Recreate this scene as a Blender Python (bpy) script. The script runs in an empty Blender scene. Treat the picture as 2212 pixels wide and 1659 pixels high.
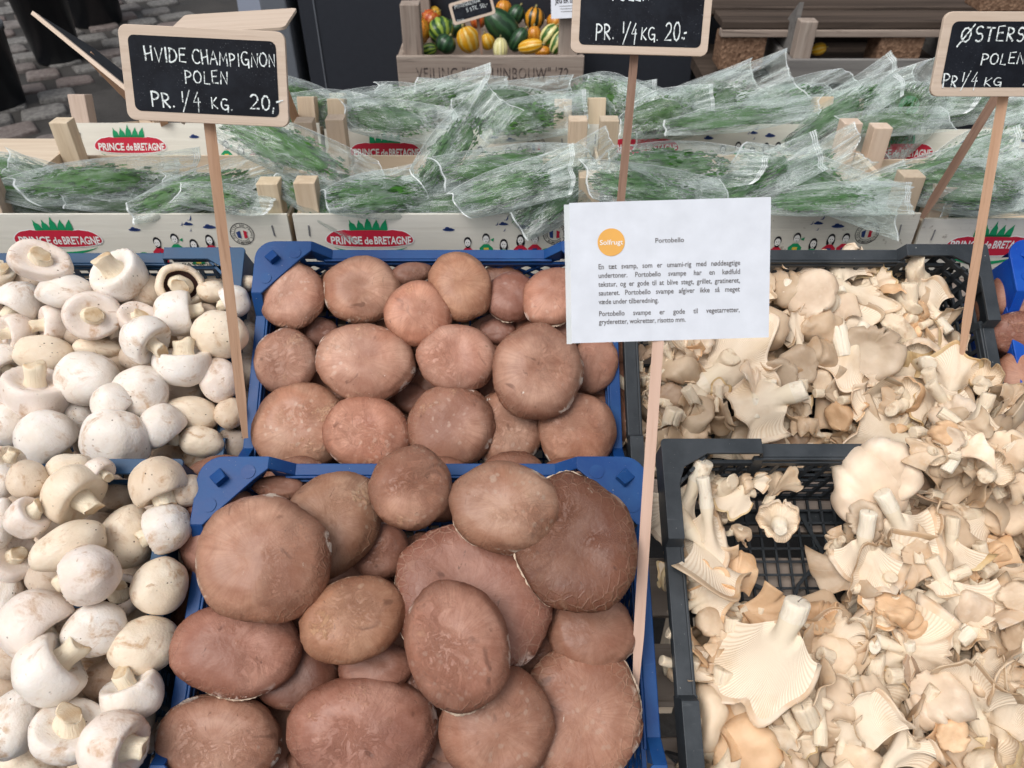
import bpy, math, random
import numpy as np
from mathutils import Vector, Matrix, noise
R_ = random.Random(7)
sc = bpy.context.scene
COL = sc.collection
# ---------------------------------------------------------------- camera
TH = math.radians(40.0); F = 1665.0; CX, CY = 1106.0, 829.5; CAMZ = 1.5
CAM = Vector((0, 0, CAMZ))
FW = Vector((0, math.cos(TH), -math.sin(TH))); UP = Vector((0, math.sin(TH), math.cos(TH))); RT = Vector((1, 0, 0))
cd = bpy.data.cameras.new('camera'); cam = bpy.data.objects.new('camera', cd); COL.objects.link(cam)
cam.location = CAM; cam.rotation_euler = (math.pi/2 - TH, 0, 0)
cd.sensor_width = 36; cd.lens = F/2212*36; cd.clip_start = .02; cd.clip_end = 500
cd.dof.use_dof = True; cd.dof.focus_distance = .70; cd.dof.aperture_fstop = 14.0
sc.camera = cam
# ---------------------------------------------------------------- world, overcast daylight
w = bpy.data.worlds.new('World'); sc.world = w; w.use_nodes = True
nt = w.node_tree; nt.nodes.clear()
sky = nt.nodes.new('ShaderNodeTexSky'); sky.sky_type = 'NISHITA'; sky.sun_disc = False
SAZ, SEL = math.radians(222), math.radians(58)
sky.sun_elevation = SEL; sky.sun_rotation = SAZ; sky.air_density = 1.0; sky.dust_density = 4.0
hs = nt.nodes.new('ShaderNodeHueSaturation'); hs.inputs['Saturation'].default_value = .28
bg = nt.nodes.new('ShaderNodeBackground'); bg.inputs['Strength'].default_value = .105
wo = nt.nodes.new('ShaderNodeOutputWorld')
nt.links.new(sky.outputs[0], hs.inputs['Color']); nt.links.new(hs.outputs[0], bg.inputs[0]); nt.links.new(bg.outputs[0], wo.inputs[0])
sl = bpy.data.lights.new('sun', 'SUN'); sl.energy = 1.15; sl.angle = math.radians(34); sl.color = (1, .965, .92)
so = bpy.data.objects.new('sun', sl); COL.objects.link(so)
sd = Vector((math.sin(SAZ)*math.cos(SEL), math.cos(SAZ)*math.cos(SEL), math.sin(SEL)))
so.rotation_euler = sd.to_track_quat('Z', 'Y').to_euler()
sc.view_settings.view_transform = 'Standard'; sc.view_settings.look = 'None'
sc.view_settings.exposure = 0.42; sc.view_settings.gamma = 1
sc.render.engine = 'CYCLES'
cy = sc.cycles
cy.max_bounces = 7; cy.diffuse_bounces = 3; cy.glossy_bounces = 2; cy.transmission_bounces = 2; cy.transparent_max_bounces = 24
cy.caustics_reflective = False; cy.caustics_refractive = False; cy.use_denoising = True
cy.sample_clamp_indirect = 4
# ---------------------------------------------------------------- helpers
def ray(px, py):
    return FW + RT*((px-CX)/F) - UP*((py-CY)/F)
def P(px, py, d): return CAM + ray(px, py)*d
def plane_depth(px, py, o, n):
    r = ray(px, py); return (o-CAM).dot(n)/r.dot(n)
def proj(p):
    q = p-CAM; d = q.dot(FW); return CX+F*q.dot(RT)/d, CY-F*q.dot(UP)/d, d
class MB:
    def __init__(s): s.v = []; s.f = []
    def add(s, vs, fs):
        o = len(s.v); s.v += [tuple(p) for p in vs]; s.f += [tuple(i+o for i in f) for f in fs]
    def box(s, a, b):
        x0, y0, z0 = a; x1, y1, z1 = b
        s.add([(x0,y0,z0),(x1,y0,z0),(x1,y1,z0),(x0,y1,z0),(x0,y0,z1),(x1,y0,z1),(x1,y1,z1),(x0,y1,z1)],
              [(0,3,2,1),(4,5,6,7),(0,1,5,4),(1,2,6,5),(2,3,7,6),(3,0,4,7)])
    def bar(s, p, q, w, t, nrm):
        p = Vector(p); q = Vector(q); d = (q-p).normalized(); n = Vector(nrm).normalized(); sd = d.cross(n).normalized()*(w/2); n = n*(t/2)
        s.add([p-sd-n, p+sd-n, q+sd-n, q-sd-n, p-sd+n, p+sd+n, q+sd+n, q-sd+n],
              [(0,3,2,1),(4,5,6,7),(0,1,5,4),(1,2,6,5),(2,3,7,6),(3,0,4,7)])
    def prism(s, poly, z0, z1, M=None):
        n = len(poly); vs = [Vector((x, y, z0)) for x, y in poly]+[Vector((x, y, z1)) for x, y in poly]
        if M is not None: vs = [M @ v for v in vs]
        s.add(vs, [tuple(range(n-1, -1, -1)), tuple(range(n, 2*n))]+[(i, (i+1) % n, (i+1) % n+n, i+n) for i in range(n)])
    def tube(s, pts, r, k=8, cap=True):
        rings = []; N = len(pts)
        for i, p in enumerate(pts):
            p = Vector(p); a = Vector(pts[max(0, i-1)]); b = Vector(pts[min(N-1, i+1)]); d = (b-a).normalized()
            u = d.orthogonal().normalized(); v = d.cross(u); rr = r[i] if hasattr(r, '__len__') else r
            rings.append([p+u*math.cos(2*math.pi*j/k)*rr+v*math.sin(2*math.pi*j/k)*rr for j in range(k)])
        vs = [q for rg in rings for q in rg]; fs = []
        for i in range(N-1):
            for j in range(k): fs.append((i*k+j, i*k+(j+1) % k, (i+1)*k+(j+1) % k, (i+1)*k+j))
        if cap: fs += [tuple(range(k-1, -1, -1)), tuple((N-1)*k+j for j in range(k))]
        s.add(vs, fs)
    def mesh(s, name, mat, smooth=False, bevel=0):
        me = bpy.data.meshes.new(name); me.from_pydata(s.v, [], s.f); me.validate(); me.update()
        if mat: me.materials.append(mat)
        if smooth: me.shade_smooth()
        return me
    def build(s, name, mat, parent=None, smooth=False, bevel=0, M=None):
        o = bpy.data.objects.new(name, s.mesh(name, mat, smooth)); COL.objects.link(o)
        if parent: o.parent = parent
        if M is not None: o.matrix_world = M
        if bevel:
            b = o.modifiers.new('bevel', 'BEVEL'); b.width = bevel; b.segments = 2; b.limit_method = 'ANGLE'; b.angle_limit = math.radians(40)
        return o
def tag(o, label=None, cat=None, group=None, kind=None):
    if label: o['label'] = label
    if cat: o['category'] = cat
    if group: o['group'] = group
    if kind: o['kind'] = kind
    return o
def empty(name, loc, rot=(0, 0, 0), M=None):
    o = bpy.data.objects.new(name, None); COL.objects.link(o); o.empty_display_size = .02
    if M is not None: o.matrix_world = M
    else: o.location = loc; o.rotation_euler = rot
    return o
def link(name, me, parent=None, color=None, M=None):
    o = bpy.data.objects.new(name, me); COL.objects.link(o)
    if parent: o.parent = parent
    if color: o.color = (*color, 1)
    if M is not None: o.matrix_local = M
    return o
def frame(o, x, y, z, s=(1, 1, 1)):
    M = Matrix.Identity(4)
    for i, (a, k) in enumerate(((x, s[0]), (y, s[1]), (z, s[2]))):
        for j in range(3): M[j][i] = a[j]*k
    M[0][3], M[1][3], M[2][3] = o
    return M
def fbm(p, o=3):
    a = 0; k = 1
    for i in range(o): a += noise.noise(p*(2**i))*k; k *= .5
    return a
# grid mesh closed in u, poles optional ; G[v][u] ; UV = (u/nu, v param)
def grid_mesh(name, G, mat, vpar=None, pole0=False, pole1=False, rows=None, closed=True):
    G = [list(r) for r in G]; nv = len(G); nu = len(G[0]); vs = []; fs = []; uv = []
    if vpar is None: vpar = [i/(nv-1) for i in range(nv)]
    a, b = rows if rows else (0, nv-1)
    for i in range(a, b+1): vs += [tuple(p) for p in G[i]]
    m = nu if closed else nu-1
    for i in range(b-a):
        for j in range(m):
            k = (j+1) % nu
            fs.append((i*nu+j, i*nu+k, (i+1)*nu+k, (i+1)*nu+j))
            u0, u1 = j/m, (j+1)/m; v0, v1 = vpar[a+i], vpar[a+i+1]
            uv += [(u0, v0), (u1, v0), (u1, v1), (u0, v1)]
    if pole0:
        fs.append(tuple(range(nu-1, -1, -1))); uv += [(j/nu, vpar[a]) for j in range(nu-1, -1, -1)]
    if pole1:
        o = (b-a)*nu; fs.append(tuple(o+j for j in range(nu))); uv += [(j/nu, vpar[b]) for j in range(nu)]
    me = bpy.data.meshes.new(name); me.from_pydata(vs, [], fs)
    l = me.uv_layers.new(name='UVMap'); l.data.foreach_set('uv', np.array(uv, dtype=np.float32).ravel())
    me.materials.append(mat); me.shade_smooth(); me.update()
    return me
# ---------------------------------------------------------------- materials
class NT:
    def __init__(s, name):
        s.m = bpy.data.materials.new(name); s.m.use_nodes = True; s.t = s.m.node_tree; s.t.nodes.clear()
        s.out = s.t.nodes.new('ShaderNodeOutputMaterial')
    def n(s, typ, **k):
        o = s.t.nodes.new(typ)
        for a, b in k.items():
            if a.startswith('i_'): s.set(o, a[2:].replace('_', ' '), b)
            else: setattr(o, a, b)
        return o
    def set(s, node, sock, val):
        i = node.inputs[int(sock)] if str(sock).isdigit() else node.inputs[sock]
        if isinstance(val, bpy.types.NodeSocket): s.t.links.new(val, i)
        elif isinstance(val, tuple) and len(val) == 3 and i.type == 'RGBA': i.default_value = (*val, 1)
        else: i.default_value = val
    def co(s, kind='Object', scale=(1, 1, 1), rnd=True):
        tc = s.n('ShaderNodeTexCoord'); v = tc.outputs[kind]
        if rnd:
            oi = s.n('ShaderNodeObjectInfo'); a = s.n('ShaderNodeVectorMath', operation='MULTIPLY_ADD')
            c = s.n('ShaderNodeCombineXYZ'); [s.t.links.new(oi.outputs['Random'], c.inputs[i]) for i in range(3)]
            s.set(a, 0, c.outputs[0]); s.set(a, 1, (37., 91., 53.)); s.set(a, 2, v); v = a.outputs[0]
        if scale != (1, 1, 1):
            m = s.n('ShaderNodeVectorMath', operation='MULTIPLY'); s.set(m, 0, v); s.set(m, 1, scale); v = m.outputs[0]
        return v
    def noise(s, v, scale, det=4, rough=.55, dist=0):
        o = s.n('ShaderNodeTexNoise'); s.set(o, 'Vector', v); s.set(o, 'Scale', scale); s.set(o, 'Detail', det); s.set(o, 'Roughness', rough); s.set(o, 'Distortion', dist); return o.outputs[0]
    def ramp(s, v, stops, interp='LINEAR'):
        o = s.n('ShaderNodeValToRGB'); s.t.links.new(v, o.inputs[0]); e = o.color_ramp; e.interpolation = interp
        while len(e.elements) < len(stops): e.elements.new(.5)
        for i, (p, c) in enumerate(stops):
            e.elements[i].position = p; e.elements[i].color = (*c, 1) if isinstance(c, tuple) else (c, c, c, 1)
        return o.outputs[0]
    def mix(s, f, a, b, mode='MIX'):
        o = s.n('ShaderNodeMix', data_type='RGBA', blend_type=mode); o.clamp_factor = True
        for sock, val in ((o.inputs[0], f), (o.inputs[6], a), (o.inputs[7], b)):
            if isinstance(val, bpy.types.NodeSocket): s.t.links.new(val, sock)
            elif isinstance(val, tuple): sock.default_value = (*val, 1)
            else: sock.default_value = val
        return o.outputs[2]
    def math(s, op, a, b=0., c=0.):
        o = s.n('ShaderNodeMath', operation=op); s.set(o, 0, a); s.set(o, 1, b); s.set(o, 2, c); return o.outputs[0]
    def bump(s, h, st=.5, dist=.01, nrm=None):
        o = s.n('ShaderNodeBump'); s.set(o, 'Height', h); s.set(o, 'Strength', st); s.set(o, 'Distance', dist)
        if nrm: s.set(o, 'Normal', nrm)
        return o.outputs[0]
    def bsdf(s, col, rough=.5, spec=.5, nrm=None, sss=0, **k):
        o = s.n('ShaderNodeBsdfPrincipled'); s.set(o, 'Base Color', col); s.set(o, 'Roughness', rough); s.set(o, 'Specular IOR Level', spec)
        if nrm: s.set(o, 'Normal', nrm)
        if sss: s.set(o, 'Subsurface Weight', sss); s.set(o, 'Subsurface Radius', (.008, .005, .003)); s.set(o, 'Subsurface Scale', 1.)
        for a, b in k.items(): s.set(o, a.replace('_', ' '), b)
        return o.outputs[0]
    def polar(s, uv, k, kv):
        sp = s.n('ShaderNodeSeparateXYZ'); s.set(sp, 0, uv); an = s.math('MULTIPLY', sp.outputs[0], 2*math.pi)
        cb = s.n('ShaderNodeCombineXYZ'); s.set(cb, 0, s.math('MULTIPLY', s.math('COSINE', an), k)); s.set(cb, 1, s.math('MULTIPLY', s.math('SINE', an), k)); s.set(cb, 2, s.math('MULTIPLY', sp.outputs[1], kv))
        return cb.outputs[0]
    def done(s, sh): s.t.links.new(sh, s.out.inputs[0]); return s.m
def flat(name, col, rough=.6, spec=.3):
    t = NT(name); v = t.co(); c = t.mix(t.noise(v, 60, 5), tuple(x*.86 for x in col), tuple(min(1, x*1.1) for x in col))
    return t.done(t.bsdf(c, rough, spec))
def m_portobello(name='portobello_skin', flatk=0.):
    t = NT(name); v = t.co(); uv = t.n('ShaderNodeUVMap').outputs[0]
    oc = t.n('ShaderNodeObjectInfo').outputs['Color']
    sep = t.n('ShaderNodeSeparateXYZ'); t.set(sep, 0, uv); vv = sep.outputs[1]
    rim = t.ramp(vv, [(.16, 0.), (.36, 1.), (.44, 1.), (.55, .6)])
    n1 = t.noise(v, 22, 5, .6); n2 = t.noise(v, 75, 6, .65, .6); n3 = t.noise(v, 9, 3)
    c = t.mix(t.ramp(n1, [(.34, 0.), (.66, 1.)]), (.45, .215, .14), (.64, .395, .29))
    c = t.mix(t.math('MULTIPLY', t.ramp(n3, [(.50, 0.), (.62, 1.)]), .5), c, (.22, .10, .065))
    c = t.mix(t.math('MULTIPLY', t.ramp(n2, [(.52, 0.), (.72, 1.)]), .25), c, (.60, .38, .26))
    rf = t.noise(t.polar(uv, 11., 2.5), 1.6, 4, .6, .4)
    c = t.mix(t.math('MULTIPLY', t.ramp(rf, [(.42, 0.), (.7, 1.)]), .35), c, (.30, .125, .07))
    br = t.ramp(t.noise(v, 11, 3, .5, .6), [(.56, 0.), (.64, 1.)]); c = t.mix(t.math('MULTIPLY', br, .4), c, (.27, .11, .07))
    mo = t.ramp(t.noise(v, 42, 6, .7, 1.), [(.44, 0.), (.62, 1.)]); c = t.mix(t.math('MULTIPLY', mo, .32), c, (.26, .105, .06))
    # pale skin flecks
    vo = t.n('ShaderNodeTexVoronoi'); t.set(vo, 'Vector', t.mix(.012, v, t.noise(v, 50, 2), 'ADD')); t.set(vo, 'Scale', 130.)
    fl = t.math('MULTIPLY', t.ramp(vo.outputs['Distance'], [(.18, 1.), (.3, 0.)]), t.ramp(t.noise(v, 16, 2), [(.52, 0.), (.62, 1.)]))
    c = t.mix(t.math('MULTIPLY', fl, .45), c, (.62, .47, .38))
    # sparse bruises and dark scratches
    dk = t.ramp(t.noise(v, 30, 3, .5, 1.5), [(.66, 0.), (.72, 1.)])
    c = t.mix(t.math('MULTIPLY', dk, .55), c, (.13, .055, .035))
    sc2 = t.ramp(t.noise(t.mix(1., v, (1., .25, 1.), 'MULTIPLY'), 210, 3, .6, 1.), [(.68, 0.), (.74, 1.)])
    c = t.mix(t.math('MULTIPLY', sc2, .55), c, (.10, .045, .03))
    # radial fibres and scales towards the rim
    fib = t.noise(t.polar(uv, 8., 9.), 2.2, 5, .7, .8)
    fc = t.math('MULTIPLY', rim, t.ramp(fib, [(.53, 0.), (.68, 1.)]))
    c = t.mix(t.math('MULTIPLY', fc, .5), c, (.68, .52, .40))
    c = t.mix(t.math('MULTIPLY', t.ramp(vv, [(.20, 0.), (.37, 1.)]), t.ramp(n1, [(.36, .45), (.6, .95)])), c, (.22, .085, .045))
    ve = t.n('ShaderNodeTexVoronoi', feature='DISTANCE_TO_EDGE'); t.set(ve, 'Vector', t.mix(.02, v, t.noise(v, 30, 3), 'ADD')); t.set(ve, 'Scale', 125.)
    ln = t.math('MULTIPLY', t.ramp(ve.outputs['Distance'], [(.02, 1.), (.09, 0.)]), t.math('MULTIPLY', t.ramp(vv, [(.20-.06*flatk, 0.), (.33, 1.)]), t.ramp(n3, [(.46-.12*flatk, 0.), (.58-.1*flatk, 1.)])))
    c = t.mix(t.math('MULTIPLY', ln, 0.22+.40*flatk), c, (.62, .46, .34))
    # peach flaking patches on the crown
    pm = t.ramp(t.noise(v, 19, 4, .65), [(.60, 0.), (.66, 1.)]); pf = t.ramp(t.noise(v, 130, 5, .7, 1.2), [(.47, 0.), (.55, 1.)])
    pk = t.math('MULTIPLY', pm, pf); c = t.mix(t.math('MULTIPLY', pk, .6), c, (.64, .40, .26))
    # torn white flesh near the rim
    tm = t.math('MULTIPLY', t.ramp(vv, [(.27, 0.), (.33, 1.), (.45, 1.), (.5, 0.)]), t.math('MULTIPLY', t.ramp(t.noise(v, 17, 2), [(.58, 0.), (.61, 1.)]), t.ramp(t.noise(v, 95, 4, .6, .6), [(.50, 0.), (.53, 1.)])))
    c = t.mix(tm, c, (.86, .76, .66))
    nk = t.ramp(t.noise(t.mix(1., v, (1., .35, .7), 'MULTIPLY'), 70, 5, .7, 1.5), [(.70, 0.), (.715, 1.)]); c = t.mix(nk, c, (.82, .74, .66))
    c = t.mix(1., c, oc, 'MULTIPLY')
    h = t.math('ADD', t.math('MULTIPLY', t.noise(v, 160, 4, .6), .25), t.math('MULTIPLY', n2, .35))
    h = t.math('ADD', h, t.math('MULTIPLY', pk, .5)); h = t.math('ADD', h, t.math('MULTIPLY', ln, .4))
    crk = t.ramp(t.noise(v, 60, 7, .75, 2.2), [(.44, 0.), (.5, 1.), (.56, 0.)])
    msk = t.ramp(t.noise(v, 14, 2), [(.5, 0.), (.64, 1.)])
    h = t.math('ADD', h, t.math('MULTIPLY', t.math('MULTIPLY', crk, msk), .3))
    h = t.math('ADD', h, t.math('MULTIPLY', t.math('MULTIPLY', fib, rim), .9))
    return t.done(t.bsdf(c, t.ramp(n1, [(.3, .36), (.7, .52)]), .4, t.bump(h, .5, .004), sss=.06))
def m_white():
    t = NT('champignon_skin'); v = t.co(scale=(.033, .033, .033)); oc = t.n('ShaderNodeObjectInfo').outputs['Color']
    n1 = t.noise(v, 32, 5, .6); n2 = t.noise(v, 110, 5, .7, .5)
    c = t.mix(t.ramp(n1, [(.35, 0.), (.68, 1.)]), (.79, .70, .61), (.89, .84, .79))
    st = t.math('MULTIPLY', t.ramp(t.noise(v, 38, 4, .6, .8), [(.54, 0.), (.66, 1.)]), t.ramp(n2, [(.4, .2), (.6, 1.)]))
    c = t.mix(t.math('MULTIPLY', st, .8), c, (.52, .33, .19))
    vo = t.n('ShaderNodeTexVoronoi'); t.set(vo, 'Vector', v); t.set(vo, 'Scale', 110.)
    sp = t.math('MULTIPLY', t.ramp(vo.outputs['Distance'], [(.07, 1.), (.13, 0.)]), t.ramp(t.noise(v, 24, 2), [(.5, 0.), (.6, 1.)]))
    c = t.mix(sp, c, (.09, .06, .045))
    sc2 = t.ramp(t.noise(t.mix(1., v, (.3, 1., 1.), 'MULTIPLY'), 150, 3, .6, 1.2), [(.66, 0.), (.72, 1.)])
    c = t.mix(t.math('MULTIPLY', sc2, .6), c, (.42, .26, .15))
    c = t.mix(1., c, oc, 'MULTIPLY')
    h = t.math('ADD', t.math('MULTIPLY', n2, .5), t.noise(v, 380, 2))
    return t.done(t.bsdf(c, .48, .32, t.bump(h, .25, .002), sss=.12))
def m_stem(name='mushroom_stem', cut=0.):
    t = NT(name); v = t.co(scale=(.04, .04, .04)); oc = t.n('ShaderNodeObjectInfo').outputs['Color']
    uv = t.n('ShaderNodeUVMap').outputs[0]
    fb = t.noise(t.polar(uv, 4., 1.5), 2., 4)
    c = t.mix(fb, (.80, .70, .55), (.90, .84, .74))
    sp_ = t.n('ShaderNodeSeparateXYZ'); t.set(sp_, 0, uv); c = t.mix(t.math('MULTIPLY', t.ramp(sp_.outputs[1], [(.86, 0.), (.93, cut)]), t.ramp(t.noise(v, 50, 3), [(.4, .3), (.6, .9)])), c, (.66, .48, .30))
    st = t.ramp(t.noise(v, 60, 4, .6), [(.58, 0.), (.7, 1.)]); c = t.mix(t.math('MULTIPLY', st, .6), c, (.50, .33, .19))
    c = t.mix(1., c, oc, 'MULTIPLY')
    return t.done(t.bsdf(c, .6, .25, t.bump(fb, .4, .003), sss=.1))
def m_gill(name, c0, c1, freq=46, st=.9):
    t = NT(name); v = t.co(scale=(.045, .045, .045)); uv = t.n('ShaderNodeUVMap').outputs[0]; sep = t.n('ShaderNodeSeparateXYZ'); t.set(sep, 0, uv)
    oc = t.n('ShaderNodeObjectInfo').outputs['Color']
    ph = t.math('MULTIPLY', sep.outputs[0], 2*math.pi*freq); ph = t.math('ADD', ph, t.math('MULTIPLY', t.noise(v, 45, 3), 9.))
    s = t.math('ABSOLUTE', t.math('SINE', t.math('MULTIPLY', ph, .5)))
    c = t.mix(t.math('POWER', s, .7), c0, c1); c = t.mix(t.math('MULTIPLY', t.ramp(t.noise(v, 30, 4), [(.5, 0.), (.7, 1.)]), .45), c, (.62, .42, .22) if c1[0] > .3 else c0)
    if c1[0] > .8:
        k = t.ramp(sep.outputs[1], [(.0, 0.), (.45, 1.)]); c = t.mix(k, (.84, .74, .58), c); s = t.math('MULTIPLY', s, k)
    c = t.mix(1., c, oc, 'MULTIPLY')
    return t.done(t.bsdf(c, .65, .2, t.bump(s, st, .002)))
def m_oyster():
    t = NT('oyster_skin'); v = t.co(scale=(.045, .045, .045)); oc = t.n('ShaderNodeObjectInfo').outputs['Color']
    uv = t.n('ShaderNodeUVMap').outputs[0]; sep = t.n('ShaderNodeSeparateXYZ'); t.set(sep, 0, uv)
    n1 = t.noise(v, 18, 4, .55)
    c = t.mix(t.ramp(n1, [(.35, 0.), (.68, 1.)]), (.56, .41, .28), (.82, .665, .50))
    edge = t.math('MULTIPLY', t.ramp(sep.outputs[1], [(.0, 1.), (.3, 0.)]), t.ramp(t.noise(v, 40, 2), [(.45, 0.), (.6, 1.)]))
    c = t.mix(t.math('MULTIPLY', edge, .55), c, (.62, .36, .17))
    c = t.mix(t.math('MULTIPLY', t.ramp(t.noise(v, 40, 5, .6), [(.58, 0.), (.72, 1.)]), .4), c, (.80, .72, .62))
    cr = t.ramp(t.noise(t.polar(uv, 4., .7), 2.2, 3, .5, .6), [(.70, 0.), (.73, 1.)])
    cr = t.math('MULTIPLY', cr, t.ramp(sep.outputs[1], [(.05, 1.), (.45, 0.)]))
    c = t.mix(t.math('MULTIPLY', cr, .5), c, (.84, .78, .68))
    c = t.mix(1., c, oc, 'MULTIPLY')
    h = t.math('SUBTRACT', t.noise(v, 90, 4), t.math('MULTIPLY', cr, .8))
    return t.done(t.bsdf(c, .45, .3, t.bump(h, .25, .003), sss=.1))
def m_plastic(name, col, wear):
    t = NT(name); v = t.co(); oc = t.n('ShaderNodeObjectInfo').outputs['Color']
    n = t.noise(v, 18, 5, .65); c = t.mix(t.ramp(n, [(.4, 0.), (.7, 1.)]), col, wear)
    sc_ = t.ramp(t.noise(t.mix(1., v, (.15, 1., 1.), 'MULTIPLY'), 160, 3, .6), [(.66, 0.), (.76, 1.)]); c = t.mix(t.math('MULTIPLY', sc_, .25), c, tuple(min(1, x+.16) for x in wear))
    d = t.ramp(t.noise(v, 420, 2), [(.74, 0.), (.78, 1.)]); c = t.mix(t.math('MULTIPLY', d, .6), c, (.55, .55, .52))
    c = t.mix(1., c, oc, 'MULTIPLY')
    return t.done(t.bsdf(c, t.ramp(n, [(.3, .34), (.7, .55)]), .3, t.bump(t.noise(v, 300, 3), .06, .002)))
def m_wood(name, a, b, dark=(.2, .1, .05), scale=1., axis=0, amt=.5, rough=.65, spots=False):
    t = NT(name); s = [60*scale]*3; s[axis] = 3*scale
    v = t.co(scale=tuple(s)); g = t.noise(v, 1.6, 5, .6, .7)
    v2 = t.co(); c = t.mix(t.ramp(g, [(.3, 0.), (.7, 1.)]), a, b)
    c = t.mix(t.math('MULTIPLY', t.ramp(t.noise(v, 3.2, 4, .7, 1.), [(.55, 0.), (.7, 1.)]), amt), c, dark)
    if spots: c = t.mix(t.math('MULTIPLY', t.ramp(t.noise(v2, 90, 6, .7), [(.60, 0.), (.68, 1.)]), .6), c, (.20, .15, .10))
    c = t.mix(1., c, t.n('ShaderNodeObjectInfo').outputs['Color'], 'MULTIPLY')
    return t.done(t.bsdf(c, rough, .25, t.bump(g, .3, .002)))
def m_film():
    t = NT('bag_film'); v = t.co(); vd = t.mix(.25, v, t.noise(v, 3, 2), 'ADD')
    def streak(sx, sy, dist, w):
        b = t.n('ShaderNodeVectorMath', operation='MULTIPLY'); t.set(b, 0, vd); t.set(b, 1, (sx, sy, 6.)); n = t.noise(b.outputs[0], 1., 2, .4, dist)
        return n, t.ramp(n, [(.5-w, 0.), (.5, 1.), (.5+w, 0.)])
    n1, r1 = streak(1.6, 9., .5, .03); n2, r2 = streak(5.5, 2.2, .9, .018); n3, r3 = streak(2.5, 16., .3, .04)
    st = t.math('MAXIMUM', r1, t.math('MAXIMUM', r2, t.math('MULTIPLY', r3, .6)))
    st = t.math('MULTIPLY', st, t.ramp(t.noise(v, 2.5, 2), [(.4, .1), (.6, 1.)]))
    lw = t.n('ShaderNodeLayerWeight'); t.set(lw, 'Blend', .4)
    fac = t.math('ADD', .03, t.math('MULTIPLY', lw.outputs['Facing'], .22)); fac = t.math('ADD', fac, t.math('MULTIPLY', st, .36))
    fac = t.math('ADD', fac, t.math('MULTIPLY', t.ramp(t.noise(v, 2.2, 3), [(.45, 0.), (.62, 1.)]), .17))
    h = t.math('ADD', t.math('ADD', n1, t.math('MULTIPLY', n3, .5)), t.math('MULTIPLY', n2, .5)); nr = t.bump(h, .3, .008)
    film = t.bsdf((.66, .74, .72), .28, .6, nr)
    gl = t.n('ShaderNodeBsdfGlossy'); t.set(gl, 'Roughness', .28); t.set(gl, 'Normal', nr); t.set(gl, 'Color', (1., 1., 1.))
    tr = t.n('ShaderNodeBsdfTransparent'); t.set(tr, 'Color', (.96, .985, .97))
    m1 = t.n('ShaderNodeMixShader'); t.set(m1, 0, fac); t.set(m1, 1, tr.outputs[0]); t.set(m1, 2, film)
    fr = t.n('ShaderNodeFresnel'); t.set(fr, 'IOR', 1.45); t.set(fr, 'Normal', nr)
    m2 = t.n('ShaderNodeMixShader'); t.set(m2, 0, t.math('MULTIPLY', fr.outputs[0], .45)); t.set(m2, 1, m1.outputs[0]); t.set(m2, 2, gl.outputs[0])
    return t.done(m2.outputs[0])
def m_leaf():
    t = NT('herb_leaf'); v = t.co(); g = t.n('ShaderNodeNewGeometry')
    c = t.mix(g.outputs['Random Per Island'], (.014, .062, .010), (.085, .215, .032))
    c = t.mix(1., c, t.n('ShaderNodeObjectInfo').outputs['Color'], 'MULTIPLY')
    return t.done(t.bsdf(c, .5, .3))
def m_chalk(name='chalk', gain=.5):
    t = NT(name); v = t.co(); n = t.noise(v, 420, 3, .7)
    a = t.ramp(n, [(.40-gain*.1, .12), (.52, 1.)])
    tr = t.n('ShaderNodeBsdfTransparent'); d = t.bsdf((.80, .86, .86), .9, .1)
    m = t.n('ShaderNodeMixShader'); t.set(m, 0, a); t.set(m, 1, tr.outputs[0]); t.set(m, 2, d)
    return t.done(m.outputs[0])
def m_board():
    t = NT('blackboard'); v = t.co()
    n = t.noise(v, 22, 5, .7); c = t.mix(t.ramp(n, [(.4, 0.), (.75, 1.)]), (.006, .007, .011), (.018, .022, .031))
    d = t.math('MULTIPLY', t.ramp(t.noise(v, 700, 2, .6), [(.66, 0.), (.74, 1.)]), t.ramp(t.noise(v, 30, 3), [(.45, 0.), (.65, .5)]))
    c = t.mix(d, c, (.45, .5, .55))
    return t.done(t.bsdf(c, .6, .15))
def m_stone():
    t = NT('cobble_stone'); v = t.co(); oc = t.n('ShaderNodeObjectInfo'); n = t.noise(v, 9, 5, .65)
    c = t.mix(t.ramp(n, [(.35, 0.), (.7, 1.)]), (.10, .095, .09), (.26, .25, .235)); c = t.mix(t.ramp(oc.outputs['Random'], [(.6, 0.), (1., .5)]), c, (.17, .09, .075))
    return t.done(t.bsdf(c, .6, .3, t.bump(t.noise(v, 35, 5, .7), .5, .02)))
def m_gourd(name, a, b, stripes=10, sharp=.5, blot=0., edge=(.38, .62)):
    t = NT(name); v = t.co(); uv = t.n('ShaderNodeUVMap').outputs[0]; sep = t.n('ShaderNodeSeparateXYZ'); t.set(sep, 0, uv)
    ph = t.math('ADD', t.math('MULTIPLY', sep.outputs[0], 2*math.pi*stripes), t.math('MULTIPLY', t.noise(v, 40, 3), 4.))
    s = t.math('MULTIPLY_ADD', t.math('SINE', ph), .5, .5)
    if blot: s = t.math('MULTIPLY_ADD', t.noise(v, 55, 3, .6), blot, t.math('MULTIPLY', s, 1-blot))
    c = t.mix(t.ramp(s, [(edge[0], 0.), (edge[1], 1.)]), a, b)
    return t.done(t.bsdf(c, .3, .5))
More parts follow.
